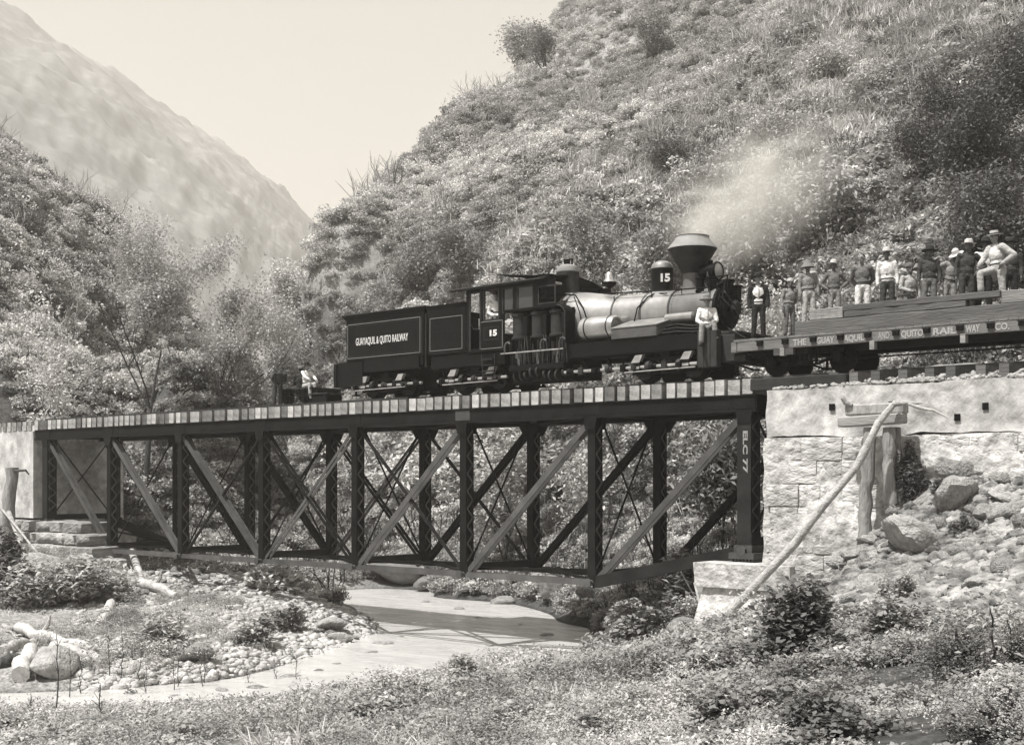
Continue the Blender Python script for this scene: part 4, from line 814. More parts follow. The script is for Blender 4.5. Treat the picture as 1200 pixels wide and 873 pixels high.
# ------------------------------------------------------------------ people
def remesh(o, vox, sm=2):
    r_ = o.modifiers.new('remesh', 'REMESH'); r_.mode = 'VOXEL'; r_.voxel_size = vox; r_.use_smooth_shade = True
    s2 = o.modifiers.new('smooth', 'SMOOTH'); s2.iterations = sm; s2.factor = .5
def person(label, loc, rz=0, h=1.7, pose='stand', shirt='cloth_mid', trousers='cloth_mid', skin='skin_dark', hat=('brim', 'hat_pale'), vest=None, jacket=None, front=None, lean=(0, 0), yaw=0, group=None, barefoot=True, hatrot=(0, 0), arms=None, legs=None, sc_=None):
    s = h / 1.7; root = thing('person', label, 'person', loc, group); root.rotation_euler = (0, 0, rz); ORG[root.name] = Vector((0, 0, 0)); nm = root.name
    sit = pose.startswith('sit')
    P = Vector((0, 0, .92 if not sit else .0)); U = Vector((lean[0], lean[1], 1)).normalized(); Sx = Vector((1, 0, 0)); Sx = (Sx - U * Sx.dot(U)).normalized(); F = U.cross(Sx)   # F is +Y (back)
    fr = Matrix((Sx, F, U)).transposed()
    def q(x, y, z): return P + Sx * x + F * y + U * z
    sh = [q(-.19, 0, .47), q(.19, 0, .47)]; hip = [P + Vector((-.095, 0, -.02)), P + Vector((.095, 0, -.02))]
    ARM = {'down': lambda a: (q(a * .25, .03, .19), q(a * .25, -.05, -.05)), 'hips': lambda a: (q(a * .42, .1, .24), q(a * .21, -.06, .08)), 'behind': lambda a: (q(a * .27, .12, .2), q(a * .1, .15, .02)),
           'lap': lambda a: (q(a * .26, -.06, .2), q(a * .1, -.26, .08)), 'knee': lambda a: (q(a * .24, -.16, .24), q(a * .16, -.38, .12)), 'front': lambda a: (q(a * .27, -.02, .2), q(a * .06, -.2, .1)),
           'out': lambda a: (q(a * .44, -.02, .34), q(a * .6, -.12, .2)), 'reach': lambda a: (q(a * .22, -.24, .30), q(a * .16, -.46, .22))}
    am = arms or ('down', 'down'); el = [ARM[am[0]](-1)[0], ARM[am[1]](1)[0]]; wr = [ARM[am[0]](-1)[1], ARM[am[1]](1)[1]]
    if legs: kn = [Vector(legs[0][0]), Vector(legs[1][0])]; an = [Vector(legs[0][1]), Vector(legs[1][1])]
    elif sit: kn = [P + Vector((-.14, -.42, .02)), P + Vector((.14, -.42, .02))]; an = [P + Vector((-.15, -.44, -.42)), P + Vector((.15, -.44, -.42))]
    else: kn = [Vector((-.12, -.03, .49)), Vector((.12, -.02, .49))]; an = [Vector((-.14, 0, .08)), Vector((.13, .03, .08))]
    hd = q(0, -.02, .70); hy = Matrix.Rotation(yaw, 3, 'Z') @ fr
    body = MB(); b = body
    b.ell(q(0, 0, .02), (.14, .10, .13), fr); b.ell(q(0, 0, .30), (.15, .10, .2), fr); b.cap(q(0, 0, .05), q(0, 0, .35), .11, .12); b.cap(q(-.12, 0, .46), q(.12, 0, .46), .06, .06); b.cap(q(0, .01, .42), q(0, -.01, .62), .062, .055)
    b.ell(hd + hy @ Vector((0, .012, .02)), (.078, .096, .098), hy, 16, 12); b.ell(hd + hy @ Vector((0, -.018, -.055)), (.056, .066, .065), hy, 14, 10)   # skull, jaw
    b.cap(hd + hy @ Vector((0, -.085, .015)), hd + hy @ Vector((0, -.108, -.03)), .012, .018, 8); b.ell(hd + hy @ Vector((0, -.08, .035)), (.05, .02, .012), hy); b.ell(hd + hy @ Vector((0, -.078, -.085)), (.022, .02, .02), hy)
    b.ell(hd + hy @ Vector((0, -.085, -.058)), (.026, .012, .010), hy)
    for a in (-1, 1): b.ell(hd + hy @ Vector((a * .08, .005, -.005)), (.014, .024, .036), hy, 8, 6)
    for i, a in ((0, -1), (1, 1)):
        b.cap(sh[i], el[i], .052, .042); b.cap(el[i], wr[i], .042, .028)
        b.cap(hip[i], kn[i], .08, .055); b.cap(kn[i], an[i], .056, .036)
        d = (wr[i] - el[i]).normalized(); dn = (d * .6 + Vector((0, -.15, -.6))).normalized() if am[i] in ('hips', 'lap', 'front', 'knee', 'reach', 'out') else d; sd = Vector((0, 1, 0)); sd = (sd - dn * sd.dot(dn)).normalized(); nn = dn.cross(sd)
        pc = wr[i] + dn * .05; b.cap(wr[i], pc, .026, .03, 8)
        for w_ in (-.022, .022): b.cap(wr[i] + sd * w_ * .5, pc + sd * w_ + dn * .02, .018, .018, 8)
        curl = nn * (.4 * -a if abs(nn.x) > .3 else -.4)
        for f_, (w_, l_) in enumerate(((-.032, .062), (-.011, .074), (.011, .070), (.032, .055))):
            r0 = pc + sd * w_ + dn * .03; m1 = r0 + dn * l_ * .55; b.cap(r0, m1, .011, .010, 6); b.cap(m1, m1 + (dn + curl).normalized() * l_ * .5, .010, .009, 6)
        t0 = wr[i] + sd * -.026 + dn * .022; t1 = t0 + (dn * .6 - sd * .8).normalized() * .04; b.cap(t0, t1, .014, .012, 6); b.cap(t1, t1 + dn * .035, .012, .010, 6)
        fd = Vector((a * .25, -1, 0)).normalized(); b.cap(an[i] + Vector((0, .03, -.045)), an[i] + fd * .13 + Vector((0, 0, -.055)), .036, .028)
    o = body.build('body', skin, root, smooth=True); remesh(o, .0115)
    # clothes follow the limbs
    m = MB(); m.ell(q(0, 0, .30), (.185, .125, .21), fr, 16, 10); m.ell(q(0, -.005, .10), (.165, .12, .17), fr, 16, 10); m.cap(q(-.15, 0, .455), q(.15, 0, .455), .07, .07); m.cap(q(0, .005, .44), q(0, 0, .53), .085, .065)
    bare = shirt is None
    for i in (0, 1): m.cap(sh[i], el[i], .072, .058); m.cap(el[i], el[i].lerp(wr[i], .86), .058, .045)
    if not bare: o = m.build('shirt', shirt, root, smooth=True); remesh(o, .015, 3)
    m = MB(); m.ell(P + Vector((0, .005, 0)), (.172, .125, .14), None, 16, 10)
    for i in (0, 1): m.cap(hip[i], kn[i], .098, .076); m.cap(kn[i], kn[i].lerp(an[i], .88), .078, .072)
    o = m.build('trousers', trousers, root, smooth=True); remesh(o, .015, 3)
    m = MB(); m.lathe([(.168, .085), (.172, .115)], (0, 0, 0), 'z', 20)
    v2 = [fr @ Vector((x, y * .74, z)) + P for x, y, z in m.v]; m.v = [tuple(v) for v in v2]; m.build('belt', 'shoe', root)
    if vest or jacket:
        m = MB(); k = 1.07; m.ell(q(0, .012, .28), (.185 * k, .125 * k, .22), fr, 16, 10); m.ell(q(0, .01, .1), (.172 * k, .12 * k, .19), fr, 16, 10)
        if jacket:
            for i in (0, 1): m.cap(sh[i], el[i], .085, .07); m.cap(el[i], el[i].lerp(wr[i], .92), .07, .055)
            m.cap(q(-.16, .01, .455), q(.16, .01, .455), .08, .08); m.cap(q(-.09, .015, 0), q(-.1, .02, -.13), .115, .10); m.cap(q(.09, .015, 0), q(.1, .02, -.13), .115, .10)
        else: m.cap(q(-.13, .01, .44), q(.13, .01, .44), .078, .078)
        o = m.build('jacket' if jacket else 'waistcoat', jacket or vest, root, smooth=True); remesh(o, .015, 3)
        if front:
            m = MB(); m.ell(q(0, -.088, .33), (.05, .075, .16), fr, 12, 10); o = m.build('shirt_front', front, root); o.name = 'shirt_front'
    m = MB(); 
    for i in (0, 1):
        if not barefoot: fd = Vector(((-.25, .25)[i], -1, 0)).normalized(); m.cap(an[i] + Vector((0, .03, -.04)), an[i] + fd * .15 + Vector((0, 0, -.05)), .048, .04); m.cap(an[i], an[i] + Vector((0, 0, .06)), .05, .05)
    if m.v: m.build('shoes', 'shoe', root, smooth=True)
    m = MB()
    for a in (-1, 1): m.ell(hd + hy @ Vector((a * .03, -.082, .012)), (.011, .007, .007), hy, 8, 6)
    m.build('eyes', 'eye', root)
    m = MB(); m.ell(hd + hy @ Vector((0, .028, .038)), (.086, .092, .092), hy, 14, 10); m.build('hair', 'hair', root, smooth=True)
    if hat:
        kind, hm = hat; m = MB(); hr = hy @ Euler((hatrot[0], hatrot[1], 0)).to_matrix(); c = hd + hy @ Vector((0, .01, .055))
        prof = {'brim': [(.17, 0), (.175, .012), (.105, .012), (.098, .09), (.06, .115), (.02, .1)], 'wide': [(.2, -.02), (.21, -.012), (.11, .012), (.095, .1), (.04, .14), (.01, .13)], 'boater': [(.15, 0), (.152, .014), (.095, .014), (.092, .10), (.01, .104)], 'cap': [(.108, 0), (.112, .03), (.1, .09), (.02, .11)], 'slouch': [(.20, -.07), (.19, -.05), (.12, .02), (.08, .12), (.01, .15)]}[kind]
        m.lathe(prof, (0, 0, 0), 'z', 20); m.lathe([(prof[0][0] - .002, prof[0][1] - .004), (.02, .005)], (0, 0, 0), 'z', 20, caps=False)
        m.v = [tuple(c + hr @ Vector(v)) for v in m.v]; o = m.build('hat', hm, root, smooth=40)
        if kind in ('boater', 'brim'):
            m = MB().lathe([(.099 if kind == 'brim' else .0955, .016), (.099 if kind == 'brim' else .0955, .045)], (0, 0, 0), 'z', 20, caps=False); m.v = [tuple(c + hr @ Vector(v)) for v in m.v]; m.build('hat_band', 'hat_dark' if hm != 'hat_dark' else 'hat_grey', o)
    wd = random.Random(nm + label).uniform(.86, 1.03); root.scale = (s * wd, s * wd, s); return root
FACE = R(-25)     # turned a little towards the camera, which stands to the right... of the train's middle
def stand_at(px, foot_z, y, label, **k):
    p = T(px, 400, y); rr_ = random.Random(px); k.setdefault('rz', R(33 + rr_.uniform(-24, 24))); k.setdefault('yaw', rr_.uniform(-.4, .4)); k.setdefault('lean', (rr_.uniform(-.06, .06), rr_.uniform(-.03, .06))); return person(label, (p.x, y, foot_z), **k)
LG = zl + .33
WG = 'workmen standing on the flatcar'
stand_at(889, DK, -.75, 'man in dark suit with white shirt front at the left end of the flatcar', h=1.66, jacket='cloth_black', front='cloth_white', shirt='cloth_white', trousers='cloth_black', skin='skin', hat=('brim', 'hat_dark'), barefoot=False, rz=R(30))
stand_at(925, LG - .2, .35, 'short workman in pale cap and grey shirt nearest the suited man', h=1.50, shirt='cloth_grey', trousers='cloth_mid', hat=('cap', 'hat_pale'), group=WG, arms=('down', 'behind'))
stand_at(948, LG, .05, 'workman in drooping grey hat and pale trousers behind the end of the thick timber', h=1.62, shirt='cloth_grey', trousers='cloth_pale', hat=('slouch', 'hat_grey'), group=WG, yaw=.2, arms=('down', 'down'), rz=R(40))
stand_at(978, LG, .2, 'workman with hands on hips in dark shirt and tilted pale hat', h=1.60, shirt='cloth_mid', trousers='cloth_grey', hat=('brim', 'hat_pale'), arms=('hips', 'hips'), group=WG, hatrot=(0, .15), rz=R(30))
stand_at(1011, LG, .25, 'bareheaded workman in dark smock and white trousers', h=1.70, shirt='cloth_mid', trousers='cloth_white', skin='skin', hat=None, group=WG, arms=('behind', 'behind'))
stand_at(1040, LG, .15, 'workman in white shirt, dark trousers and white hat, right of the bareheaded man', h=1.72, shirt='cloth_white', trousers='cloth_dark', hat=('brim', 'hat_pale'), arms=('down', 'down'), group=WG, vest=None)
stand_at(1066, LG - .28, .45, 'short workman in pale open shirt and round cap, standing lower than his neighbours', h=1.62, shirt='cloth_pale', trousers='cloth_mid', hat=('cap', 'hat_grey'), group=WG, arms=('front', 'down'))
stand_at(1089, LG, .25, 'workman in dark tight jersey and wide dark hat with arms hanging', h=1.66, shirt='cloth_dark', trousers='cloth_mid', hat=('wide', 'hat_dark'), group=WG)
stand_at(1113, LG - .06, .5, 'stooping workman in a large pale hat leaning sideways between the two dark jerseys', h=1.62, shirt='cloth_grey', trousers='cloth_grey', hat=('wide', 'hat_pale'), lean=(.28, -.18), group=WG, arms=('out', 'down'), hatrot=(.3, -.4))
stand_at(1133, LG, .15, 'workman in dark jersey and pale domed hat in front of the stooping man', h=1.68, shirt='cloth_dark', trousers='cloth_dark', hat=('brim', 'hat_pale'), group=WG, arms=('down', 'hips'))
stand_at(1153, LG, .5, 'man in white shirt, dark trousers and broad dark hat behind the boater hatted man', h=1.74, shirt='cloth_white', trousers='cloth_black', hat=('wide', 'hat_dark'), group=WG)
stand_at(1169, LG + .02, -.15, 'foreman in straw boater and light jacket resting one foot on the topmost timber', h=1.72, jacket='cloth_pale', shirt='cloth_white', trousers='cloth_pale', skin='skin', hat=('boater', 'hat_pale'), rz=R(-22), lean=(0, -.12), barefoot=False,
         legs=(((-.13, -.40, .80), (-.12, -.38, .36)), ((.12, .02, .49), (.13, .08, .08))), arms=('knee', 'hips'), group=WG)
stand_at(1183, LG, .75, 'man in dark hat hidden almost entirely behind the foreman at the right end', h=1.70, shirt='cloth_dark', trousers='cloth_black', hat=('brim', 'hat_dark'), group=WG)
# man seated on the locomotive's front step board
p = T(824, 385, -1.12)
person('seated man in white shirt, waistcoat and hat on the front step of the locomotive', (-19.36, -1.12, 3.95), rz=R(36), h=1.72, pose='sit', shirt='cloth_white', vest='cloth_grey', front='cloth_white', trousers='cloth_grey', skin='skin', hat=('wide', 'hat_grey'), arms=('lap', 'lap'), barefoot=False,
       legs=(((-.15, -.40, .03), (-.17, -.42, -.42)), ((.17, -.34, .12), (.22, -.40, -.26))))
# driver at the cab window
person('driver in white shirt, dark waistcoat and black hat leaning on the cab window sill', ((px_(568) + px_(584)) / 2 - .02, S + .26, 3.92), rz=R(28), h=1.66, shirt='cloth_white', vest='cloth_black', trousers='cloth_black', skin='skin', hat=('brim', 'hat_dark'), arms=('front', 'front'), lean=(0, -.12))
# ------------------------------------------------------------------ handcar and its crew
hc = thing('handcar', 'small platform handcar on the bridge behind the tender', 'handcar', (-37.2, 0, RAIL_Z))
hx0, hx1 = T(332, 460, -.5).x, T(371, 460, -.5).x
for k in range(6): MB().span(hx0 + k * (hx1 - hx0) / 6 + .01, hx0 + (k + 1) * (hx1 - hx0) / 6 - .01, -.75, .75, 3.18, 3.23).build('platform_board', 'car_dark', hc)
for y in (-.55, .55): MB().span(hx0, hx1, y - .05, y + .05, 3.05, 3.17).build('side_frame', 'car_dark', hc)
for xx in (hx0 + .4, hx1 - .35):
    for y in (-.565, .565): wheel(hc, xx, y, .24)
m = MB()
for k in range(9):
    xx = hx0 + .15 + k * (hx1 - hx0 - .3) / 8; m.beam((xx, -.78, 3.16), (xx, -.78, 2.72), .02, .03, up=(1, 0, 0))
m.beam((hx0 + .1, -.78, 2.95), (hx1 - .1, -.78, 2.95), .02, .03); m.build('side_grille', 'black_iron', hc)
m = MB(); m.cyl((hx1 - .55, -.6, 2.98), .24, .16, 'y', 18); m.build('gear_case', 'black_iron', hc)
bx = thing('tool_crate', 'small dark tool crate with slatted lid between the handcar and the tender', 'crate', (T(383, 470, -.6).x, -.6, TIE_Z))
c = T(383, 470, -.6).x
MB().span(c - .42, c + .40, -.95, -.25, TIE_Z + .03, TIE_Z + .36).build('box', 'black_iron', bx, bevel=.02)
for k in range(3): MB().span(c - .52, c + .50, -1.0 + k * .27, -.78 + k * .27, TIE_Z + .40, TIE_Z + .44).build('slat', 'car_dark', bx)
for q in (-.3, .3): MB().span(c + q - .04, c + q + .04, -.95, -.25, TIE_Z + .362, TIE_Z + .398).build('batten', 'car_dark', bx)
person('man in white shirt and dark hat seated on the handcar facing the locomotive', (T(357, 455, -.62).x, -.55, 3.30), rz=R(85), h=1.66, pose='sit', shirt='cloth_white', trousers='cloth_pale', skin='skin', hat=('brim', 'hat_dark'), arms=('reach', 'reach'), lean=(0, -.05), legs=(((-.12, -.42, .03), (-.13, -.46, -.40)), ((.12, -.40, .05), (.13, -.46, -.38))))
person('man in dark clothes bending double at the rear end of the handcar', (T(328, 472, -.8).x, -.9, TIE_Z + .01), rz=R(60), h=1.62, shirt='cloth_dark', trousers='cloth_dark', hat=None, lean=(.15, -1.1), arms=('front', 'front'), barefoot=False)
person('man in dark coat seated behind the white shirted man on the handcar', (T(351, 455, .1).x, .15, 3.30), rz=R(215), h=1.58, pose='sit', jacket='cloth_black', shirt='cloth_dark', trousers='cloth_black', skin='skin_dark', hat=('brim', 'hat_grey'), arms=('lap', 'lap'))
def to_px(x, y): 
    dx, dy = x, y + 30.2; Zf = dx * -ST + dy * CT; return 600 + FPX * (dx * CT + dy * ST) / Zf
def gh(x, y): return float(ground_h(np.array([x]), np.array([y]))[0])
def on_ground(px, py, z0=3, z1=260, n=260):
    "first place along the ray of photo position (px,py) where it meets the terrain"
    Z = np.geomspace(z0, z1, n); P_ = np.array([W(px, py, z) for z in Z]); h = ground_h(P_[:, 0], P_[:, 1]); k = np.argmax(P_[:, 2] < h)
    if P_[k, 2] >= h[k]: k = n - 1
    return Vector((P_[k, 0], P_[k, 1], h[k])), Z[k]
# ------------------------------------------------------------------ timber bent and the leaning pole
bt = thing('timber_bent', 'weathered timber bent of posts and two cap beams standing against the abutment wall', 'timber frame', tuple(T(1040, 560, -2.75)))
def crooked(p0, p1, r0, r1, seed, amp=.05, n=10, seg=10):
    random.seed(seed); p0 = Vector(p0); p1 = Vector(p1); pts = []; rs = []
    for i in range(n + 1):
        t = i / n; w = math.sin(math.pi * t); pts.append(p0.lerp(p1, t) + Vector((random.uniform(-amp, amp), random.uniform(-amp, amp), random.uniform(-amp, amp))) * (w ** .5 if 0 < i < n else 0)); rs.append((r0 * (1 - t) + r1 * t) * random.uniform(.9, 1.1))
    return pts, rs
m = MB(); m.beam(T(993, 481, -2.75), T(1062, 478, -2.75), .3, .26); m.build('cap_beam', 'weathered', bt, bevel=.04)
m = MB(); m.beam(T(985, 495, -2.8), T(1060, 490, -2.8), .34, .23); m.build('cap_beam', 'timber_pale', bt, bevel=.03)
for a, b, r_, s_ in ((T(1042, 501, -2.72), T(1044, 590, -2.78), .15, 1), (T(1019, 501, -2.75), T(1012, 650, -2.95), .155, 2), (T(1052, 501, -2.6), T(1053, 588, -2.65), .07, 3)):
    pts, rs = crooked(a, b, r_ * .95, r_ * 1.05, s_, .03); MB().tube(pts, rs, 12).build('post', 'weathered', bt, smooth=50)
pole = thing('leaning_pole', 'long crooked bare pole leaning from the pedestal foot up to the timber bent', 'pole', tuple(T(829, 741, -5.0)))
way = [T(823, 745, -5.2), T(850, 722, -5.0), T(874, 698, -4.85), T(905, 665, -4.6), T(932, 636, -4.4), T(950, 612, -4.25), T(963, 594, -4.1), T(985, 569, -3.9), T(1003, 548, -3.7), T(1013, 529, -3.55), T(1021, 513, -3.45), T(1029, 496, -3.35), T(1041, 481, -3.2), T(1050, 471, -3.1)]
rs = [.105, .105, .1, .095, .10, .09, .098, .085, .08, .10, .08, .085, .075, .06]
MB().tube(way, rs, 12).build('trunk', 'drift', pole, smooth=60)
MB().tube([T(1046, 474, -3.15), T(1062, 472, -3.1), T(1072, 473, -3.05), T(1081, 472, -3.0)], [.06, .05, .035, .015], 8).build('branch', 'drift', pole, smooth=60)
MB().tube([T(1064, 473, -3.1), T(1078, 478, -3.05), T(1094, 481, -3.0), T(1112, 490, -2.95)], [.04, .035, .03, .012], 8).build('branch', 'drift', pole, smooth=60)
MB().tube([T(987, 466, -3.0), T(991, 472, -2.95), T(998, 475, -2.9)], [.05, .06, .06], 8).build('stub', 'weathered', bt, smooth=60)
# old post at the left edge and drift logs
op = thing('old_post', 'old leaning timber post by the left abutment at the edge of the photograph', 'post', tuple(T(12, 620, -3)))
pts, rs = crooked(T(14, 548, -3), T(8, 640, -3.2), .26, .3, 5, .06); MB().tube(pts, rs, 10).build('post', 'weathered', op, smooth=50)
MB().tube([T(14, 552, -3), T(30, 551, -3), T(34, 556, -2.9)], [.07, .05, .03], 6).build('branch', 'bark', op); MB().tube([T(10, 600, -3.3), T(24, 636, -3.6), T(30, 655, -3.8)], [.1, .09, .07], 6).build('brace', 'drift', op)
MB().tube([T(0, 594, -3.4), T(20, 618, -3.6), T(60, 668, -4.2)], [.05, .05, .03], 6).build('branch', 'drift', op)
def fallen(label, a, b, r0, r1, seed, m='drift', stub=True):
    pa, _ = on_ground(*a); pb, _ = on_ground(*b); pa.z += r0 * .8; pb.z += r1 * .8; o = thing('driftwood_log', label, 'log', tuple(pa)); pts, rs = crooked(pa, pb, r0, r1, seed, .08, 8)
    for q in pts[1:-1]: q.z = max(q.z, gh(q.x, q.y) + r1 * .5)
    MB().tube(pts, rs, 9).build('trunk', m, o, smooth=50)
    if stub:
        q = pts[3]; MB().tube([q, q + Vector((.2, .1, .35)), q + Vector((.3, .1, .6))], [r0 * .5, r0 * .3, .02], 6).build('branch', m, o, smooth=50)
    return o
for k, (lb, a, b, r0, r1, mm_) in enumerate([
    ('thick driftwood log lowest at the left edge of the gravel bar', (0, 772), (44, 757), .17, .13, 'drift'),
    ('broad pale driftwood log crossing the middle of the drift pile', (22, 742), (112, 772), .17, .11, 'drift'),
    ('driftwood log pointing right from the drift pile towards the weeds', (64, 768), (122, 780), .17, .10, 'drift'),
    ('short thick driftwood stump standing beside the big boulder at the left', (24, 800), (36, 770), .24, .19, 'drift'),
    ('thin bleached stick above the drift pile', (4, 738), (50, 752), .08, .05, 'drift'),
    ('dark driftwood branch under the pile at the left edge', (0, 790), (34, 778), .16, .1, 'bark'),
    ('log slanting down the rubble under the left end of the bridge', (148, 646), (166, 684), .16, .13, 'drift'),
    ('bleached log lying across the upper gravel bar under the bridge', (165, 690), (208, 702), .2, .14, 'drift'),
    ('slender bleached pole lying on the gravel near the river bend', (322, 700), (384, 706), .09, .06, 'drift'),
    ('squared broken timber propped on the stones left of the weeds', (118, 744), (130, 716), .2, .17, 'drift'),
    ('bare dead stem leaning at the bank right of the river end', (779, 735), (781, 688), .1, .05, 'drift'),
    ('bleached root crossing the dark bank beside the river end', (770, 757), (790, 742), .07, .05, 'drift')]):
    o = fallen(lb, a, b, r0, r1, 20 + k, mm_, stub=k in (1, 7))
random.seed(77)
for k in range(22):
    a = (random.uniform(-5, 110), random.uniform(738, 792)); an_ = random.uniform(-.5, .7); ln = random.uniform(18, 46); fallen('bleached stick tangled in the drift pile at the left edge', a, (a[0] + ln * math.cos(an_), a[1] + ln * .4 * math.sin(an_)), random.uniform(.03, .08), .025, 500 + k, random.choice(('drift', 'drift', 'weathered')), False)['group'] = 'sticks of the drift pile'
for k in range(10):
    a = (random.uniform(130, 360), random.uniform(690, 770)); fallen('thin bleached stick stranded on the gravel bar', a, (a[0] + random.uniform(14, 40), a[1] + random.uniform(-6, 8)), random.uniform(.03, .07), .02, 540 + k, 'drift', False)['group'] = 'sticks on the gravel bar'
# plank box end standing by the pedestal
p = T(828, 720, -2.2); pb = thing('plank_prop', 'small pale framed plank leaning beside the stone pedestal', 'plank', (p.x, p.y, p.z))
pa = T(822, 683, -1.6); pc = T(832, 722, -2.4); MB().beam(pa, pc, .1, .3, up=(1, 0, 0)).build('board', 'timber', pb); MB().beam(pa + Vector((-.17, -.06, 0)), pc + Vector((-.17, -.06, 0)), .04, .05, up=(1, 0, 0)).build('rail', 'timber_pale', pb); MB().beam(pa + Vector((.17, -.06, 0)), pc + Vector((.17, -.06, 0)), .04, .05, up=(1, 0, 0)).build('rail', 'timber_pale', pb)
# ------------------------------------------------------------------ boulders
def rock_mesh(seed, sub=3, dark=False):
    bm = bmesh.new(); bmesh.ops.create_icosphere(bm, subdivisions=sub, radius=1); o = Vector((seed * 7.3, seed * 1.7, 0))
    for v in bm.verts:
        c = v.co.copy(); v.co *= 1 + .42 * mnoise.noise(c * .9 + o) + .24 * mnoise.noise(c * 2.1 + o) + .09 * mnoise.noise(c * 5 + o)
        for ax in range(6):
            d = Vector((mnoise.noise(o + Vector((ax * 1.7, .3, 5))), mnoise.noise(o + Vector((.4, ax * 1.3, 9))), mnoise.noise(o + Vector((3, ax * 2.1, .6))))).normalized(); e = v.co.dot(d)
            if e > .66: v.co -= d * (e - .66) * .8
        v.co.z *= .68
    me = bpy.data.meshes.new('boulder'); bm.to_mesh(me); bm.free(); me.materials.append(M['stone_dark' if dark else 'stone']); me.polygons.foreach_set('use_smooth', [True] * len(me.polygons)); me.set_sharp_from_angle(angle=R(50)); return me
rocks = [rock_mesh(i) for i in range(8)]; drocks = [rock_mesh(i + 20, 3, True) for i in range(3)]
def boulder(label, px, py, wpx, flat=1.0, rz=None, ry=0, group=None, dark=False, k=None, sink=.25, zrange=(3, 260)):
    p, Z = on_ground(px, py, *zrange); r_ = wpx / 2 * Z / FPX; me = (drocks if dark else rocks)[(k if k is not None else random.randrange(99)) % (3 if dark else 8)]
    o = inst(me, 'boulder', None, (p.x, p.y, p.z + r_ * .68 * flat * (1 - sink * 2)), (random.uniform(-.2, .2), ry, random.uniform(0, 6.28) if rz is None else rz), (r_, r_ * random.uniform(.7, 1), r_ * flat)); return tag(o, label, 'rock', group)
random.seed(31)
for lb, px, py, w, fl, ry, dk in [
    ('biggest rounded boulder high on the scree right of the timber bent', 1118, 600, 72, .95, 0, 0), ('boulder wedged above the biggest rounded boulder against the wall', 1124, 568, 50, .8, 0, 0),
    ('second boulder just right of the one wedged against the wall', 1138, 562, 34, .9, 0, 0), ('long slab shaped boulder tilted on the upper scree near the right edge', 1178, 590, 44, .55, -.5, 0),
    ('angular boulder low on the scree beside the tilted slab', 1172, 618, 44, .85, 0, 0), ('pale angular boulder left of the dark hollow in the scree', 1152, 612, 36, .9, 0, 0), ('boulder cut by the right edge of the photograph', 1198, 620, 30, .9, 0, 0),
    ('flat boulder lying at the foot of the timber bent', 1046, 594, 42, .55, .3, 0), ('pale flat boulder in front of the wall foot', 1020, 642, 40, .55, 0, 0), ('large smooth sloping boulder in the middle of the scree', 1070, 648, 96, .75, -.45, 0),
    ('broad pale boulder at the bottom left of the scree', 1022, 692, 52, .8, -.25, 0), ('boulder in the shade between the wall foot and the smooth sloping boulder', 1003, 662, 40, .9, 0, 0),
    ('boulder poking out above the leafy shrubs under the scree', 1066, 690, 44, .7, 0, 0), ('low boulder near the right edge above the sapling', 1178, 672, 40, .7, 0, 0), ('wide low boulder at the right edge of the scree', 1150, 690, 54, .6, 0, 0),
    ('pale boulder on the scree below the angular pair', 1120, 650, 40, .7, 0, 0), ('small boulder perched beside the pedestal cap', 985, 668, 30, .8, 0, 0),
    ('huge rounded boulder beside the drift pile at the left edge', 62, 790, 62, 1.0, 0, 0), ('flat topped square boulder on the edge of the gravel bar', 228, 778, 44, .8, 0, 0), ('upright boulder just left of the flat topped one', 205, 776, 34, 1.0, 0, 0),
    ('pale boulder at the tip of the gravel bar by the water', 398, 754, 34, .75, 0, 0), ('rounded boulder on the tip of the gravel bar behind the pale one', 384, 738, 42, .6, 0, 0), ('dark edged stone in the shallows off the bar tip', 413, 750, 16, .6, 0, 0),
    ('box shaped boulder below the squared footing on the left bank', 140, 708, 34, .85, 0, 0), ('long dark rock mass on the far river bank under the bridge', 470, 686, 84, .6, 0, 1), ('dark rock at the right end of the far bank mass', 505, 692, 44, .8, 0, 1),
    ('dark undercut rock where the far bank meets the river', 652, 700, 56, .95, 0, 1), ('dark rock hanging over the river end', 700, 716, 50, 1.2, 0, 1), ('pale slab leaning on the dark undercut rock', 632, 690, 42, .6, -.5, 0), ('rock at the river edge left of the undercut', 590, 712, 34, .5, 0, 0),
    ('stone standing in the river near the weeds', 150, 832, 30, .5, 0, 0), ('flat stones breaking the water near the bar', 447, 748, 40, .25, 0, 0), ('pale boulder on the near bank by the pole foot', 800, 748, 60, .6, 0, 0)]:
    boulder(lb, px, py, w, fl, None, ry, None, bool(dk))
g1 = 'loose stones of the scree on the right bank'
def scree_spot():
    px = random.uniform(960, 1215); lo_ = np.interp(px, [960, 1060, 1150, 1215], [680, 600, 555, 550]); hi = np.interp(px, [960, 1060, 1215], [705, 725, 745]); return px, random.uniform(lo_, hi)
for k in range(120):
    px, py = scree_spot(); boulder('grey stone among the loose scree on the right bank', px, py, random.choice((11, 13, 15, 18, 22, 26)), random.uniform(.6, 1), None, random.uniform(-.3, .3), g1)
g2 = 'cobbles strewn on the gravel bar'
def bar_spot():
    px = random.uniform(90, 440); return px, random.uniform(float(np.interp(px, [90, 160, 300, 440], [690, 655, 672, 725])), float(np.interp(px, [90, 250, 440], [812, 797, 758])))
for k in range(60):
    px, py = bar_spot(); boulder('pale cobble strewn on the gravel bar left of the river', px, py, random.choice((9, 10, 12, 15)), random.uniform(.5, .9), None, 0, g2)
for k in range(40): boulder('pale rubble block in the heap under the left end of the bridge', random.uniform(155, 260), random.uniform(655, 700), random.choice((8, 10, 13)), random.uniform(.6, 1), None, 0, 'rubble heap under the left end of the bridge')
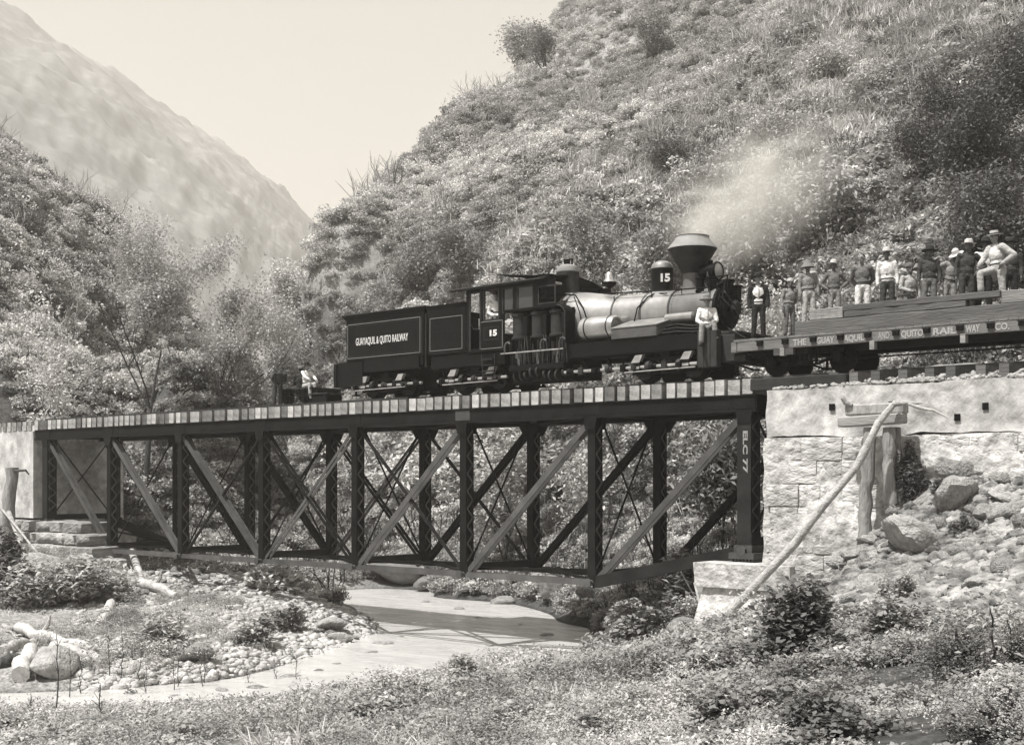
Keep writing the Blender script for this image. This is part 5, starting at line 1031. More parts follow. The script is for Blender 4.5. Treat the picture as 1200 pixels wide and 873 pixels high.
for k in range(22):
    px = random.uniform(540, 650); boulder('flat river stone on the far bank', px, np.interp(px, [540, 650], [694, 706]) - random.uniform(0, 18), random.choice((8, 10, 13)), .6, None, 0, 'flat stones on the far river bank')
for k, (px, py) in enumerate([(205, 812), (262, 806), (300, 803), (340, 790), (372, 783), (452, 752), (470, 744), (436, 762), (560, 722), (540, 712), (500, 704), (640, 742), (120, 822), (60, 826), (610, 730), (395, 775)]):
    Zw = FPX * 4.95 / (py - 563); p = W(px, py, Zw); r_ = random.uniform(.12, .32); o = inst(rocks[k % 8], 'boulder', None, (p.x, p.y, WATER - r_ * .15), (0, 0, random.uniform(0, 6)), (r_ * 1.3, r_, r_ * .6)); tag(o, 'low wet stone breaking the surface of the river', 'rock', 'wet stones in the river')
# small stones: real meshes joined, too many to pick apart
def stone_carpet(name, label, spots, m='stone'):
    ico = bmesh.new(); bmesh.ops.create_icosphere(ico, subdivisions=1, radius=1); bv = np.array([v.co[:] for v in ico.verts]); bf = np.array([[v.index for v in f.verts] for f in ico.faces]); ico.free()
    n = len(spots); V = np.repeat(bv[None], n, 0) * (1 + .3 * (rng.random((n, len(bv), 1)) - .5)); sc3 = spots[:, 3:4] * np.stack([rng.uniform(.7, 1.3, n), rng.uniform(.7, 1.2, n), rng.uniform(.4, .8, n)], -1)
    V = V * sc3[:, None]; a = rng.uniform(0, 6.28, n); c, s = np.cos(a)[:, None], np.sin(a)[:, None]; V = np.stack([V[..., 0] * c - V[..., 1] * s, V[..., 0] * s + V[..., 1] * c, V[..., 2]], -1) + spots[:, None, :3]
    F_ = bf[None] + (np.arange(n) * len(bv))[:, None, None]; mesh_np(name, V.reshape(-1, 3), F_.reshape(-1, 3), M[m], label, smooth=False)
def mesh_np(name, V, F_, m, label=None, smooth=True, parent=None, kind='stuff', link=True):
    me = bpy.data.meshes.new(name); k = F_.shape[1]; me.vertices.add(len(V)); me.vertices.foreach_set('co', V.ravel().astype(np.float32)); me.loops.add(F_.size); me.loops.foreach_set('vertex_index', F_.ravel().astype(np.int32))
    me.polygons.add(len(F_)); me.polygons.foreach_set('loop_start', np.arange(0, F_.size, k, dtype=np.int32)); me.polygons.foreach_set('loop_total', np.full(len(F_), k, np.int32)); me.update(calc_edges=True)
    if smooth: me.polygons.foreach_set('use_smooth', [True] * len(F_))
    me.materials.append(m); o = bpy.data.objects.new(name, me)
    if link: COL.objects.link(o)
    if label: tag(o, label, kind=kind)
    if parent: o.parent = parent
    return o
def px_spots(gen, n, r0, r1):
    out = []
    for _ in range(n):
        px, py = gen(); out.append((px, py))
    # march the rays together
    Z = np.geomspace(4, 160, 200); A = np.array(out); u = (A[:, 0] - 600)[:, None] / FPX * Z; X = u * CT - Z * ST; Y = -30.2 + u * ST + Z * CT; z = (563 - A[:, 1])[:, None] * Z / FPX
    H = ground_h(X, Y); k = np.argmax(z < H, 1); i = np.arange(len(A)); kp = np.maximum(k - 1, 0); d0 = z[i, kp] - H[i, kp]; d1 = H[i, k] - z[i, k]; t = np.clip(d0 / np.maximum(d0 + d1, 1e-6), 0, 1); xq = X[i, kp] * (1 - t) + X[i, k] * t; yq = Y[i, kp] * (1 - t) + Y[i, k] * t; return np.stack([xq, yq, ground_h(xq, yq), rng.uniform(r0, r1, len(A)) * (rng.random(len(A)) ** 1.5 + .4)], -1)
stone_carpet('scree_gravel', 'small broken stones filling the scree on the right bank', px_spots(scree_spot, 5200, .035, .17), 'scree')
stone_carpet('bar_gravel', 'small pale stones covering the gravel bar and left bank', px_spots(bar_spot, 4600, .04, .17), 'cobble')
def track_spot(): return random.uniform(940, 1210), 0
tr = np.stack([rng.uniform(-16.8, -4, 1500), rng.uniform(-2.2, -.6, 1500), np.zeros(1500), rng.uniform(.03, .08, 1500)], -1); tr[:, 2] = np.where(tr[:, 1] < -1.2, 2.21 + (tr[:, 1] + 2.15) * .22, 2.42)
stone_carpet('track_ballast', 'broken stone ballast along the edge of the abutment wall', tr)
# ------------------------------------------------------------------ leaves
def leaf_cloud(C, size, asp=.45, up=.5, seed=0, droop=0, n_axis=None):
    "one folded diamond (two triangles as a quad) per centre; size may be an array"
    r = np.random.default_rng(seed); n = len(C); size = np.broadcast_to(size, (n,)) * r.uniform(.7, 1.3, n)
    nz = r.normal(size=(n, 3)); nz /= np.linalg.norm(nz, axis=1)[:, None]; nz[:, 2] = np.abs(nz[:, 2]) + up; nz /= np.linalg.norm(nz, axis=1)[:, None]
    a = r.normal(size=(n, 3)); a[:, 2] -= droop; a -= nz * (a * nz).sum(1)[:, None]; a /= np.linalg.norm(a, axis=1)[:, None]; b = np.cross(nz, a)
    s = size[:, None]; V = np.stack([C - a * s * .5, C + b * s * asp * .5 + nz * s * .06, C + a * s * .5 - nz * s * .08, C - b * s * asp * .5 + nz * s * .06], 1)
    return V.reshape(-1, 3), np.arange(4 * n).reshape(n, 4)
def bush_src(name, n, leaf, m, seed, asp=.45, up=.6, lobes=7, stems=0, hollow=.6):
    r = np.random.default_rng(seed); cs = []; k = n // lobes
    for i in range(lobes):
        c = r.normal(size=3) * (.38, .38, .20); c[2] = abs(c[2]) + .25; rad = r.uniform(.35, .6)
        d = r.normal(size=(k, 3)); d /= np.linalg.norm(d, axis=1)[:, None]; d[:, 2] = np.where(d[:, 2] < -.35, -d[:, 2], d[:, 2]); cs.append(c + d * rad * r.uniform(hollow, 1.05, (k, 1)) * (1, 1, .85))
    V, F_ = leaf_cloud(np.concatenate(cs), leaf, asp, up, seed)
    return mesh_np(name, V, F_, M[m], smooth=False, link=False)
def tuft_src(name, n, h, m, seed, spread=.35, w=.02, heads=False):
    r = np.random.default_rng(seed); V = []; F_ = []
    for i in range(n):
        b = np.array([*(r.normal(size=2) * spread * .4), 0]); d = np.array([*(r.normal(size=2) * .35), 1.0]); hh = h * r.uniform(.5, 1.1); t = r.uniform(0, 6.28); s = np.array([math.cos(t), math.sin(t), 0]) * w; q = len(V)
        m1 = b + d * hh * .55; tip = b + d * hh + np.array([d[0], d[1], -.15]) * hh * .35
        V += [b - s, b + s, m1 + s * .8, m1 - s * .8, tip + s * .15, tip - s * .15]; F_ += [(q, q + 1, q + 2, q + 3), (q + 3, q + 2, q + 4, q + 5)]
    return mesh_np(name, np.array(V), np.array(F_), M[m], smooth=False, link=False)
def scatter(name, label, src, pts, scl, rot=None):
    "one object of stuff: copies of a small plant on surveyed points"
    me = bpy.data.meshes.new(name); n = len(pts); me.vertices.add(n); me.vertices.foreach_set('co', pts.ravel().astype(np.float32))
    a = me.attributes.new('scl', 'FLOAT_VECTOR', 'POINT'); a.data.foreach_set('vector', scl.ravel().astype(np.float32))
    rt = np.stack([rng.uniform(-.2, .2, n), rng.uniform(-.2, .2, n), rng.uniform(0, 6.28, n)], -1) if rot is None else rot
    b = me.attributes.new('rot', 'FLOAT_VECTOR', 'POINT'); b.data.foreach_set('vector', rt.ravel().astype(np.float32))
    o = bpy.data.objects.new(name, me); COL.objects.link(o); ng = bpy.data.node_groups.new(name, 'GeometryNodeTree'); ng.interface.new_socket('Geometry', in_out='INPUT', socket_type='NodeSocketGeometry'); ng.interface.new_socket('Geometry', in_out='OUTPUT', socket_type='NodeSocketGeometry')
    N = ng.nodes; gi = N.new('NodeGroupInput'); go = N.new('NodeGroupOutput'); ip = N.new('GeometryNodeInstanceOnPoints'); oi = N.new('GeometryNodeObjectInfo'); oi.inputs['Object'].default_value = src; oi.inputs['As Instance'].default_value = True
    na = N.new('GeometryNodeInputNamedAttribute'); na.data_type = 'FLOAT_VECTOR'; na.inputs['Name'].default_value = 'scl'; nb = N.new('GeometryNodeInputNamedAttribute'); nb.data_type = 'FLOAT_VECTOR'; nb.inputs['Name'].default_value = 'rot'
    K = ng.links.new; K(gi.outputs[0], ip.inputs['Points']); K(oi.outputs['Geometry'], ip.inputs['Instance']); K(na.outputs[0], ip.inputs['Scale']); K(nb.outputs[0], ip.inputs['Rotation']); K(ip.outputs[0], go.inputs[0])
    o.modifiers.new('scatter', 'NODES').node_group = ng; return tag(o, label, kind='stuff')
def iso(s, zs=1.0): return np.stack([s, s, s * zs], -1)
# hillside points
def fan(n, v0, v1, k=.55, p=0.0):
    v = np.exp(rng.uniform(math.log(v0), math.log(v1), n)) if p == 0 else (v0 ** p + rng.random(n) * (v1 ** p - v0 ** p)) ** (1 / p); u = rng.uniform(-k, k, n) * v
    x = u * CT - v * ST; y = -30.2 + u * ST + v * CT; return x, y, v
def hill_pts(n, v0, v1, p=1.2, ymin=3.4):
    x, y, v = fan(n, v0, v1, .50, p); h = ground_h(x, y); ok = (h > -4.8) & ((y > np.where(x > -17, 5.2, ymin)) | ((y + .5 * x > -11.8) & (h < -1.6) & (y > -2.2) & (x < -20))) & ~((x < -50) & (x > -66) & (y < 2.8) & (y > -3)); return x[ok], y[ok], v[ok], h[ok]
def slope_clump(x, y): return fbm(x, y, .09, 3, 77)
src = [bush_src('undergrowth_src', 420, .20, 'leaf_hill', i, .5, .5, 8) for i in range(4)]
srcp = [bush_src('pale_leaf_src', 420, .18, 'leaf_pale', 60 + i, .5, .5, 8) for i in range(2)]
srcb = [bush_src('broadleaf_src', 260, .30, 'leaf_broad', 10 + i, .5, .9, 6) for i in range(3)]
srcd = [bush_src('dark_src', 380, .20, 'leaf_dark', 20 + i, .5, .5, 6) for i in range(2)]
x, y, v, h = hill_pts(23500, 30, 215)
def streak(x, y):
    "bare pale runnels down the upper right slope"
    d = np.full(len(x), 1e9)
    for a, b, w_ in ((W(1010, 0, 121), W(868, 215, 84), 3.2), (W(760, 20, 140), W(700, 160, 108), 2.2), (W(690, 60, 150), W(640, 190, 118), 2.0), (W(1090, 0, 110), W(1000, 170, 78), 4.5)):
        ax, ay, bx_, by_ = a.x, a.y, b.x, b.y; t = np.clip(((x - ax) * (bx_ - ax) + (y - ay) * (by_ - ay)) / ((bx_ - ax) ** 2 + (by_ - ay) ** 2), 0, 1); d = np.minimum(d, np.hypot(x - ax - t * (bx_ - ax), y - ay - t * (by_ - ay)) / w_)
    return d
upper = np.clip((h - 12 + 10 * fbm(x, y, .06, 3, 91)) / 8, 0, 1) * (x > -62) * np.clip((slope_clump(x, y) * -3 + 1.1), 0, 1)
kp = ~((v < 68) & (h > .3) & (np.abs(to_px(x, y) - 185) < 120) & (rng.random(len(x)) < .8)) & (rng.random(len(x)) > upper * .48) & ((streak(x, y) > 1) | (rng.random(len(x)) < .12)); x, y, v, h, upper = x[kp], y[kp], v[kp], h[kp], upper[kp]
c = slope_clump(x, y); g = rng.random(len(x))
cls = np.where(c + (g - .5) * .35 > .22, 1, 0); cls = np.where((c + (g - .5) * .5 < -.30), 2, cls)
cls = np.where((cls == 2) & (v > 110), 0, cls); cls = np.where((h < 5) & (x > -46) & (rng.random(len(x)) < .38), 2, cls); cls = np.where((x < -62) & (rng.random(len(x)) < .8), 3, cls)  # dark leaved kind low on the right, pale leaved kind far left
for k_, (ss, nm, lb) in enumerate(((src, 'undergrowth', 'dense leafy undergrowth covering the valley sides'), (srcb, 'broadleaf_undergrowth', 'pale broad leaved undergrowth in patches on the hillside'), (srcd, 'dark_undergrowth', 'dark leaved bushes between the pale undergrowth'), (srcp, 'pale_undergrowth', 'pale leaved undergrowth on the left side of the valley'))):
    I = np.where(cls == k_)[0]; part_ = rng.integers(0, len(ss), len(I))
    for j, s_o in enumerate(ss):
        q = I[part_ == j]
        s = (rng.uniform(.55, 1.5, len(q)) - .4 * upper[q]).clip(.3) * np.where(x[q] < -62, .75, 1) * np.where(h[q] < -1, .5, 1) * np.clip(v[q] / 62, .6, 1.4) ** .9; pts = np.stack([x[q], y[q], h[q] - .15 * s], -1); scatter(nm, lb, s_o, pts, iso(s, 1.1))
# a fine low layer under the bushes
xx, yy, vv, hh = hill_pts(14000, 34, 150, 1.0); s = rng.uniform(.35, .8, len(xx)) * np.clip(vv / 55, .7, 1.6)
gx, gy, gv, gh_ = hill_pts(22000, 55, 215, 1.3); kk = (gh_ > 8) & (gx > -66) & (rng.random(len(gx)) < .3 + np.clip(gh_ / 30, 0, .7)); gx, gy, gv, gh_ = gx[kk], gy[kk], gv[kk], gh_[kk]
scatter('hill_grass', 'pale grass on the open upper slopes', tuft_src('hill_grass_src', 40, 1.1, 'hill_grass', 5, 1.6, .035), np.stack([gx, gy, gh_], -1), iso(rng.uniform(.5, 1.1, len(gx)) * np.clip(gv / 90, .7, 1.6)))
def stem_src(name, seed, m):
    rd = random.Random(seed); mb = MB()
    for i in range(7):
        a = Vector((rd.uniform(-.5, .5), rd.uniform(-.5, .5), 0)); d = Vector((rd.uniform(-.6, .6), rd.uniform(-.6, .6), 1)).normalized(); b = a + d * rd.uniform(.9, 1.6); c = b + (d + Vector((rd.uniform(-.6, .6), rd.uniform(-.6, .6), 0))).normalized() * rd.uniform(.4, .9); mb.tube([a, b, c], [.03, .022, .008], 4); mb.tube([b, b + Vector((rd.uniform(-.5, .5), rd.uniform(-.5, .5), .5))], [.018, .006], 4)
    me = mb.mesh(name, m); return bpy.data.objects.new(name, me)
q = rng.permutation(len(x))[:1000]; scatter('bare_stems', 'bare pale stems standing out of the undergrowth', stem_src('stem_src', 3, 'bark_pale'), np.stack([x, y, h], -1)[q], iso(rng.uniform(.6, 1.2, 1000) * np.clip(v[q] / 80, .7, 1.5)))
q = rng.permutation(len(x)); q = q[(v[q] < 95)][:420]; scatter('dark_stems', 'dark branches showing between the bushes', stem_src('dark_stem_src', 4, 'bark'), np.stack([x, y, h], -1)[q], iso(rng.uniform(.7, 1.3, len(q)) * np.clip(v[q] / 80, .7, 1.5)))
scatter('low_undergrowth', 'low herbs between the bushes of the valley sides', src[1], np.stack([xx, yy, hh - .1], -1), iso(s))
# ------------------------------------------------------------------ trees
def tree(label, base, height, rad, seed, lean=(0, 0), leaf='leaf_tree', bark='bark', lsize=.2, nleaf=9000, trunk_r=.16, depth=4, spread=.55, name='tree', group=None, feather=.55, crown_z=.45, cl=1.0, fork=.25, bare=0, cmin=0):
    rd = random.Random(seed); base = Vector(base); o = thing(name, label, 'tree', tuple(base), group); limbs = MB(); tips = []
    def grow(p, d, L_, r_, lv):
        n = 5; pts = [p]; rs = [r_]; q = p.copy(); dd = d.copy()
        for i in range(n):
            dd = (dd + Vector((rd.uniform(-.16, .16), rd.uniform(-.16, .16), rd.uniform(-.04, .12)))).normalized(); q = q + dd * L_ / n; pts.append(q.copy()); rs.append(r_ * (1 - (.42 if lv else .88) * (i + 1) / n))
            if lv >= 2: tips.append((q.copy(), lv))
        limbs.tube(pts, rs, 7 if lv < 2 else 4, caps=lv < 1)
        if lv < depth:
            for k in range(rd.choice((2, 3, 3)) if lv else rd.choice((4, 5))):
                t = rd.uniform(.35, 1) if lv else rd.uniform(fork, 1); j = min(n, int(t * n)); s_ = (dd + Vector((rd.uniform(-1, 1), rd.uniform(-1, 1), rd.uniform(-.25, .6))) * (spread * 1.5)).normalized(); grow(pts[j], s_, L_ * rd.uniform(.5, .78), rs[j] * rd.uniform(.5, .7), lv + 1)
    grow(base - Vector((0, 0, .3)), Vector((lean[0], lean[1], 1)).normalized(), height * crown_z, trunk_r, 0)
    # fit the crown to the size wanted
    zs = max(t[0].z for t in tips) - base.z; k = (height * .95) / zs; hr = max(math.hypot(t[0].x - base.x, t[0].y - base.y) for t in tips); kr = rad / hr
    def fit(p): return Vector((base.x + (p[0] - base.x) * kr, base.y + (p[1] - base.y) * kr, base.z + (p[2] - base.z) * k))
    limbs.v = [tuple(fit(v_)) for v_ in limbs.v]; limbs.build('trunk', bark, o, smooth=60)
    tp = np.array([fit(t[0]) for t in tips if t[1] >= 3 or rd.random() < .25]); r = np.random.default_rng(seed)
    if nleaf:
        tp = tp[tp[:, 2] > base.z + height * cmin]; keep = tp[r.random(len(tp)) > bare]; w = r.random(len(keep)) ** 1.6 + .05; idx = r.choice(len(keep), nleaf, p=w / w.sum()); C = keep[idx] + r.normal(size=(nleaf, 3)) * feather * (1, 1, .75)
        V, F_ = leaf_cloud(C, lsize * cl, .42, .35, seed, droop=.2); V = V - np.array(base)
        mesh_np('crown', V, F_, M[leaf], smooth=False, parent=o)['kind'] = 'stuff'
    return o
def tree_at(label, px, pbase, ptop, Z, wpx, seed, **k):
    b = W(px, pbase, Z); b.z = min(b.z, gh(b.x, b.y)) if k.pop('snap', True) else b.z; top = (563 - ptop) * Z / FPX; return tree(label, b, top - b.z, wpx / 2 * Z / FPX, seed, **k)
tree_at('tall feathery spreading tree with many bare arching limbs behind the left half of the bridge', 172, 492, 212, 63, 370, 3, leaf='leaf_mid', nleaf=36000, trunk_r=.17, depth=4, spread=.7, lsize=.15, feather=.42, lean=(.05, 0), crown_z=.5, fork=.1, cmin=.5)
tree_at('lower airy tree right of the tall feathery tree above the bridge deck', 250, 490, 330, 70, 130, 8, leaf='leaf_pale', nleaf=6000, trunk_r=.08, lsize=.2, feather=.4, lean=(.3, 0), fork=.1)
tree_at('pale bare branched shrub tree left of the tall feathery tree', 80, 492, 330, 66, 120, 12, leaf='leaf_pale', bark='bark_pale', nleaf=2600, trunk_r=.09, lsize=.2, feather=.4, depth=4, fork=.05)
tree_at('pale leafy tree directly behind the suited man', 893, 425, 318, 50, 84, 21, leaf='leaf_pale', nleaf=6000, trunk_r=.1, lsize=.17, feather=.35)
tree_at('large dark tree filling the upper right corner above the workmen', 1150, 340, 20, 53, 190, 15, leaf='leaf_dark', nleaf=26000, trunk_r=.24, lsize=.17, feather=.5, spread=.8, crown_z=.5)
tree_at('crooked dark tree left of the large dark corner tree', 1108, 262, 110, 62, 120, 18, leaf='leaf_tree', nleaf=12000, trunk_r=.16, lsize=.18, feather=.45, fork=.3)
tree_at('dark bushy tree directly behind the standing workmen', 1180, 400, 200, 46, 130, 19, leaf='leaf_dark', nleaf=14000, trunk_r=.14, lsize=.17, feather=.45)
tree_at('broad leaved tree with pale clustered leaves behind the balloon stack', 878, 400, 262, 60, 110, 22, leaf='leaf_broad', nleaf=5200, trunk_r=.12, lsize=.34, feather=.4)
tree_at('broad leaved tree above the suited man', 960, 380, 190, 62, 140, 24, leaf='leaf_broad', nleaf=7000, trunk_r=.14, lsize=.34, feather=.42)
tree_at('leafy tree behind the steam dome of the locomotive', 700, 420, 225, 76, 110, 25, leaf='leaf_hill', nleaf=8000, trunk_r=.14, lsize=.22, feather=.45)
tree_at('leafy tree with pale foliage behind the sand dome', 772, 410, 240, 70, 90, 26, leaf='leaf_broad', nleaf=5000, trunk_r=.12, lsize=.3, feather=.4)
tree_at('round topped tree at the crest end above the tender', 392, 420, 240, 116, 80, 27, leaf='leaf_hill', nleaf=6500, trunk_r=.2, lsize=.34, feather=.7)
tree_at('loose tree low on the crest beside the distant mountain', 352, 430, 305, 118, 70, 28, leaf='leaf_hill', nleaf=5000, trunk_r=.18, lsize=.34, feather=.65)
tree_at('tree on the crest above the cab', 545, 190, 105, 146, 50, 29, leaf='leaf_hill', nleaf=4000, trunk_r=.18, lsize=.42, feather=.75)
tree_at('dead leafless tree sticking up from the crest against the sky', 462, 225, 176, 126, 46, 33, nleaf=0, depth=2, trunk_r=.16, name='dead_tree')
tree_at('leafy tree on the crest left of the top edge of the photograph', 610, 90, 20, 165, 70, 36, leaf='leaf_hill', nleaf=3800, trunk_r=.2, lsize=.45, feather=.8)
tree_at('rounded tree of the left hillside nearest the left edge', 18, 350, 225, 96, 90, 41, leaf='leaf_pale', nleaf=7000, trunk_r=.2, lsize=.3, feather=.6)
tree_at('rounded tree low on the left hillside behind the bare shrub', 60, 400, 290, 88, 100, 43, leaf='leaf_pale', nleaf=8000, trunk_r=.2, lsize=.28, feather=.55)
tree_at('thin pale stem of a young tree seen through the bridge truss', 686, 668, 500, 47, 40, 51, leaf='leaf_hill', bark='bark_pale', nleaf=900, trunk_r=.12, depth=2, lsize=.2, feather=.4, crown_z=.9, fork=.7)
tree_at('young leafy tree seen through the right panel of the truss', 845, 640, 505, 43, 100, 52, leaf='leaf_broad', nleaf=3600, trunk_r=.08, lsize=.3, feather=.4)
tree_at('young tree seen low through the truss left of the thin pale stem', 590, 650, 520, 58, 90, 53, leaf='leaf_hill', nleaf=4500, trunk_r=.09, lsize=.24, feather=.4)
spots = [(480, 330, 104, 60), (540, 300, 100, 66), (610, 265, 110, 60), (655, 180, 125, 60), (720, 130, 132, 56), (800, 200, 96, 66), (840, 110, 112, 60), (900, 160, 90, 70), (960, 90, 100, 60), (1020, 210, 72, 70), (1040, 120, 88, 64), (570, 400, 92, 64), (440, 420, 100, 60), (640, 60, 150, 56), (760, 60, 140, 60), (30, 240, 112, 60), (110, 340, 108, 60), (330, 405, 108, 60), (300, 440, 104, 60), (360, 435, 104, 64)]
for k, (px, pb, Z, w) in enumerate(spots):
    tree_at('bushy hillside tree half lost in the undergrowth of the valley side', px, pb + 20, pb - 36, Z, w, 60 + k, leaf=('leaf_hill', 'leaf_tree', 'leaf_hill', 'leaf_broad')[k % 4], nleaf=3600, trunk_r=.14, lsize=.3, feather=.55, depth=3, group='bushy trees of the hillsides', name='hillside_tree')
# ------------------------------------------------------------------ shrubs and weeds of the near banks
def shrub(label, px, py, wpx, hpx, seed, leaf='leaf_fore_broad', n=1500, lsize=.1, asp=.75, name='shrub', up=1.0, group=None, at=None):
    p, Z = on_ground(px, py) if at is None else (at, 29.0); r = np.random.default_rng(seed); a, b = wpx / 2 * Z / FPX, hpx * Z / FPX; o = thing(name, label, 'shrub', tuple(p), group)
    cs = []; lob = 14; st = MB(); n = int(n * 1.5); lsize = lsize * 56 * Z / FPX
    for i in range(lob):
        ang = r.uniform(0, 6.28); q = r.uniform(0, .75); c = np.array([math.cos(ang) * q * a, math.sin(ang) * q * a, b * r.uniform(.15, .75) * (1.15 - q)]); rad = np.array([a * .33, a * .33, b * .34]) * r.uniform(.6, 1.3); k = n // lob
        d = r.normal(size=(k, 3)); d /= np.linalg.norm(d, axis=1)[:, None]; cs.append(c + d * rad * r.uniform(.55, 1.2, (k, 1)))
        st.tube([p, p + Vector(c) * .5 + Vector((0, 0, b * .1)), p + Vector(c)], [.02, .014, .006], 5)
    V, F_ = leaf_cloud(np.concatenate(cs), lsize, asp, up, seed); V[:, 2] = np.maximum(V[:, 2], -.3); mesh_np('foliage', V, F_, M[leaf], smooth=False, parent=o)['kind'] = 'stuff'; st.build('stems', 'bark', o); return o
for k, (lb, px, py, w, hp, lf, n, ls, asp) in enumerate([
    ('large leafy shrub with dark hollows right of the leaning pole foot', 935, 800, 150, 115, 'leaf_shrub', 3000, .17, .8), ('broad leaved shrub below the dark hollows at the lower right', 890, 862, 170, 80, 'leaf_shrub', 2600, .15, .8),
    ('leafy shrub under the scree in the middle of the lower right', 1050, 775, 150, 85, 'leaf_fore_broad', 2800, .14, .75), ('low leafy shrub at the bottom edge right of centre', 985, 872, 170, 75, 'leaf_shrub', 2800, .14, .8),
    ('dark leafy shrub near the sapling at the lower right', 1120, 800, 130, 80, 'leaf_tree', 2300, .085, .6), ('blurred leafy shrub in the bottom right corner', 1180, 868, 140, 90, 'leaf_fore_broad', 2200, .06, .7),
    ('fine leaved shrub at the right edge below the scree', 1190, 780, 110, 70, 'leaf_fore', 2200, .07, .6), ('wide dark rooted shrub on the near bank below the river bend', 545, 818, 120, 52, 'leaf_fore', 3000, .10, .5), ('fine leaved shrub left of the wide one on the near bank', 455, 836, 120, 46, 'leaf_fore', 2800, .09, .5),
    ('round shrub standing alone on the near bank by the water', 312, 838, 84, 34, 'leaf_tree', 1700, .09, .5), ('low shrub on the bottom edge below the round shrub', 400, 868, 90, 30, 'leaf_fore', 1500, .07, .5), ('shrub in the bottom left corner among the tall stalks', 60, 868, 130, 40, 'leaf_fore', 2000, .09, .5),
    ('small dark shrub growing over the stone in the river', 152, 842, 50, 26, 'leaf_tree', 800, .09, .5), ('sprawling shrub on the gravel bar below the bridge', 190, 762, 110, 50, 'leaf_fore', 1800, .13, .4), ('low shrub at the edge of the gravel bar', 300, 756, 80, 34, 'leaf_fore', 1200, .13, .5),
    ('thin shrub on the gravel bar near the water bend', 340, 742, 60, 42, 'leaf_hill', 900, .13, .4), ('bushy thicket on the left bank below the footing', 66, 708, 170, 62, 'leaf_pale', 5200, .17, .4), ('straggling bush at the left edge above the drift pile', 8, 700, 70, 80, 'leaf_tree', 1700, .17, .4),
    ('small bush at the foot of the scree wall stones', 1100, 585, 30, 16, 'leaf_dark', 500, .10, .25), ('leafy bush on the dark bank at the end of the river', 745, 752, 110, 60, 'leaf_fore', 2600, .14, .6), ('pale bush between the river end and the pedestal', 700, 775, 80, 36, 'leaf_fore', 1500, .12, .6),
    ('bush rooted in the bank behind the pedestal', 800, 715, 90, 70, 'leaf_hill', 2200, .16, .6), ('small weed clump beside the pedestal cap', 930, 690, 44, 40, 'leaf_tree', 800, .07, .3), ('leafy weeds at the foot of the broad pale boulder', 1060, 712, 70, 40, 'leaf_fore', 1200, .08, .8),
    ('low bush on the near bank left of the leaning pole', 780, 800, 100, 36, 'leaf_fore', 1700, .09, .6), ('shrub on the bottom edge in the middle of the photograph', 700, 860, 150, 40, 'leaf_fore', 2400, .07, .5), ('small bush on the gravel bar under the third bridge panel', 320, 690, 70, 34, 'leaf_pale', 900, .16, .5)]):
    shrub(lb, px, py, w, hp, 100 + k, lf, n, ls, asp)
shrub('hanging dark bush growing out of the recess in the abutment wall', 0, 0, 56, 70, 333, 'leaf_dark', 2600, .12, .22, at=T(1066, 588, -2.55))  # dense dark leaves also stand in for the shade of the recess
shrub('dark twiggy bush hollow under the biggest rounded boulder', 1130, 632, 40, 20, 334, 'leaf_dark', 700, .1, .3)
# sapling at the right
p, Z = on_ground(1168, 800); sp_ = thing('sapling', 'thin dark sapling standing upright at the right among the shrubs', 'sapling', tuple(p)); pts, rs = crooked(p, p + Vector((-.05, 0, 90 * Z / FPX)), .014, .006, 77, .012)
MB().tube(pts, rs, 6).build('stem', 'dark_stalk', sp_); C = np.array([pts[-1] + Vector((random.gauss(0, .12), random.gauss(0, .12), random.uniform(-.4, .1))) for _ in range(90)]); V, F_ = leaf_cloud(C, .07, .5, .5, 5); mesh_np('foliage', V - np.array(p), F_, M['leaf_fore'], smooth=False, parent=sp_)['kind'] = 'stuff'
# tall dark stalks in the lower left
random.seed(17)
for k, (px, py, hp) in enumerate([(66, 862, 118), (80, 850, 78), (143, 812, 60), (128, 800, 50), (205, 836, 64), (237, 842, 70), (240, 820, 44), (207, 822, 50), (162, 806, 42), (172, 842, 66), (290, 832, 44), (325, 828, 50), (350, 840, 58), (96, 838, 50), (120, 866, 60), (36, 866, 50), (362, 850, 40), (413, 822, 22), (640, 800, 26), (528, 790, 26)]):
    p, Z = on_ground(px, py); hgt = hp * Z / FPX; o = thing('weed_stalk', 'thin dark upright weed stalk at the river side in the lower left' if k > 1 else ('tallest dark weed stalk near the left bottom corner' if k == 0 else 'second tallest weed stalk just right of the tallest one'), 'weed', tuple(p), 'weed stalks by the river' if k > 1 else None)
    pts, rs = crooked(p - Vector((0, 0, .1)), p + Vector((random.uniform(-.15, .15), 0, hgt)), .016, .006, 300 + k, .04, 8); m = MB(); m.tube(pts, rs, 5)
    for j in range(3, 8):
        for _ in range(2): q = pts[j]; m.tube([q, q + Vector((random.uniform(-.16, .16), random.uniform(-.1, .1), random.uniform(.06, .2)))], [.006, .003], 4)
    m.build('stem', 'dark_stalk', o); C = np.array([pts[random.randrange(3, 9)] + Vector((random.gauss(0, .10), random.gauss(0, .08), random.gauss(.05, .08))) for _ in range(36)]); V, F_ = leaf_cloud(C, .06, .35, .3, k); mesh_np('foliage', V - np.array(p), F_, M['leaf_tree'], smooth=False, parent=o)['kind'] = 'stuff'
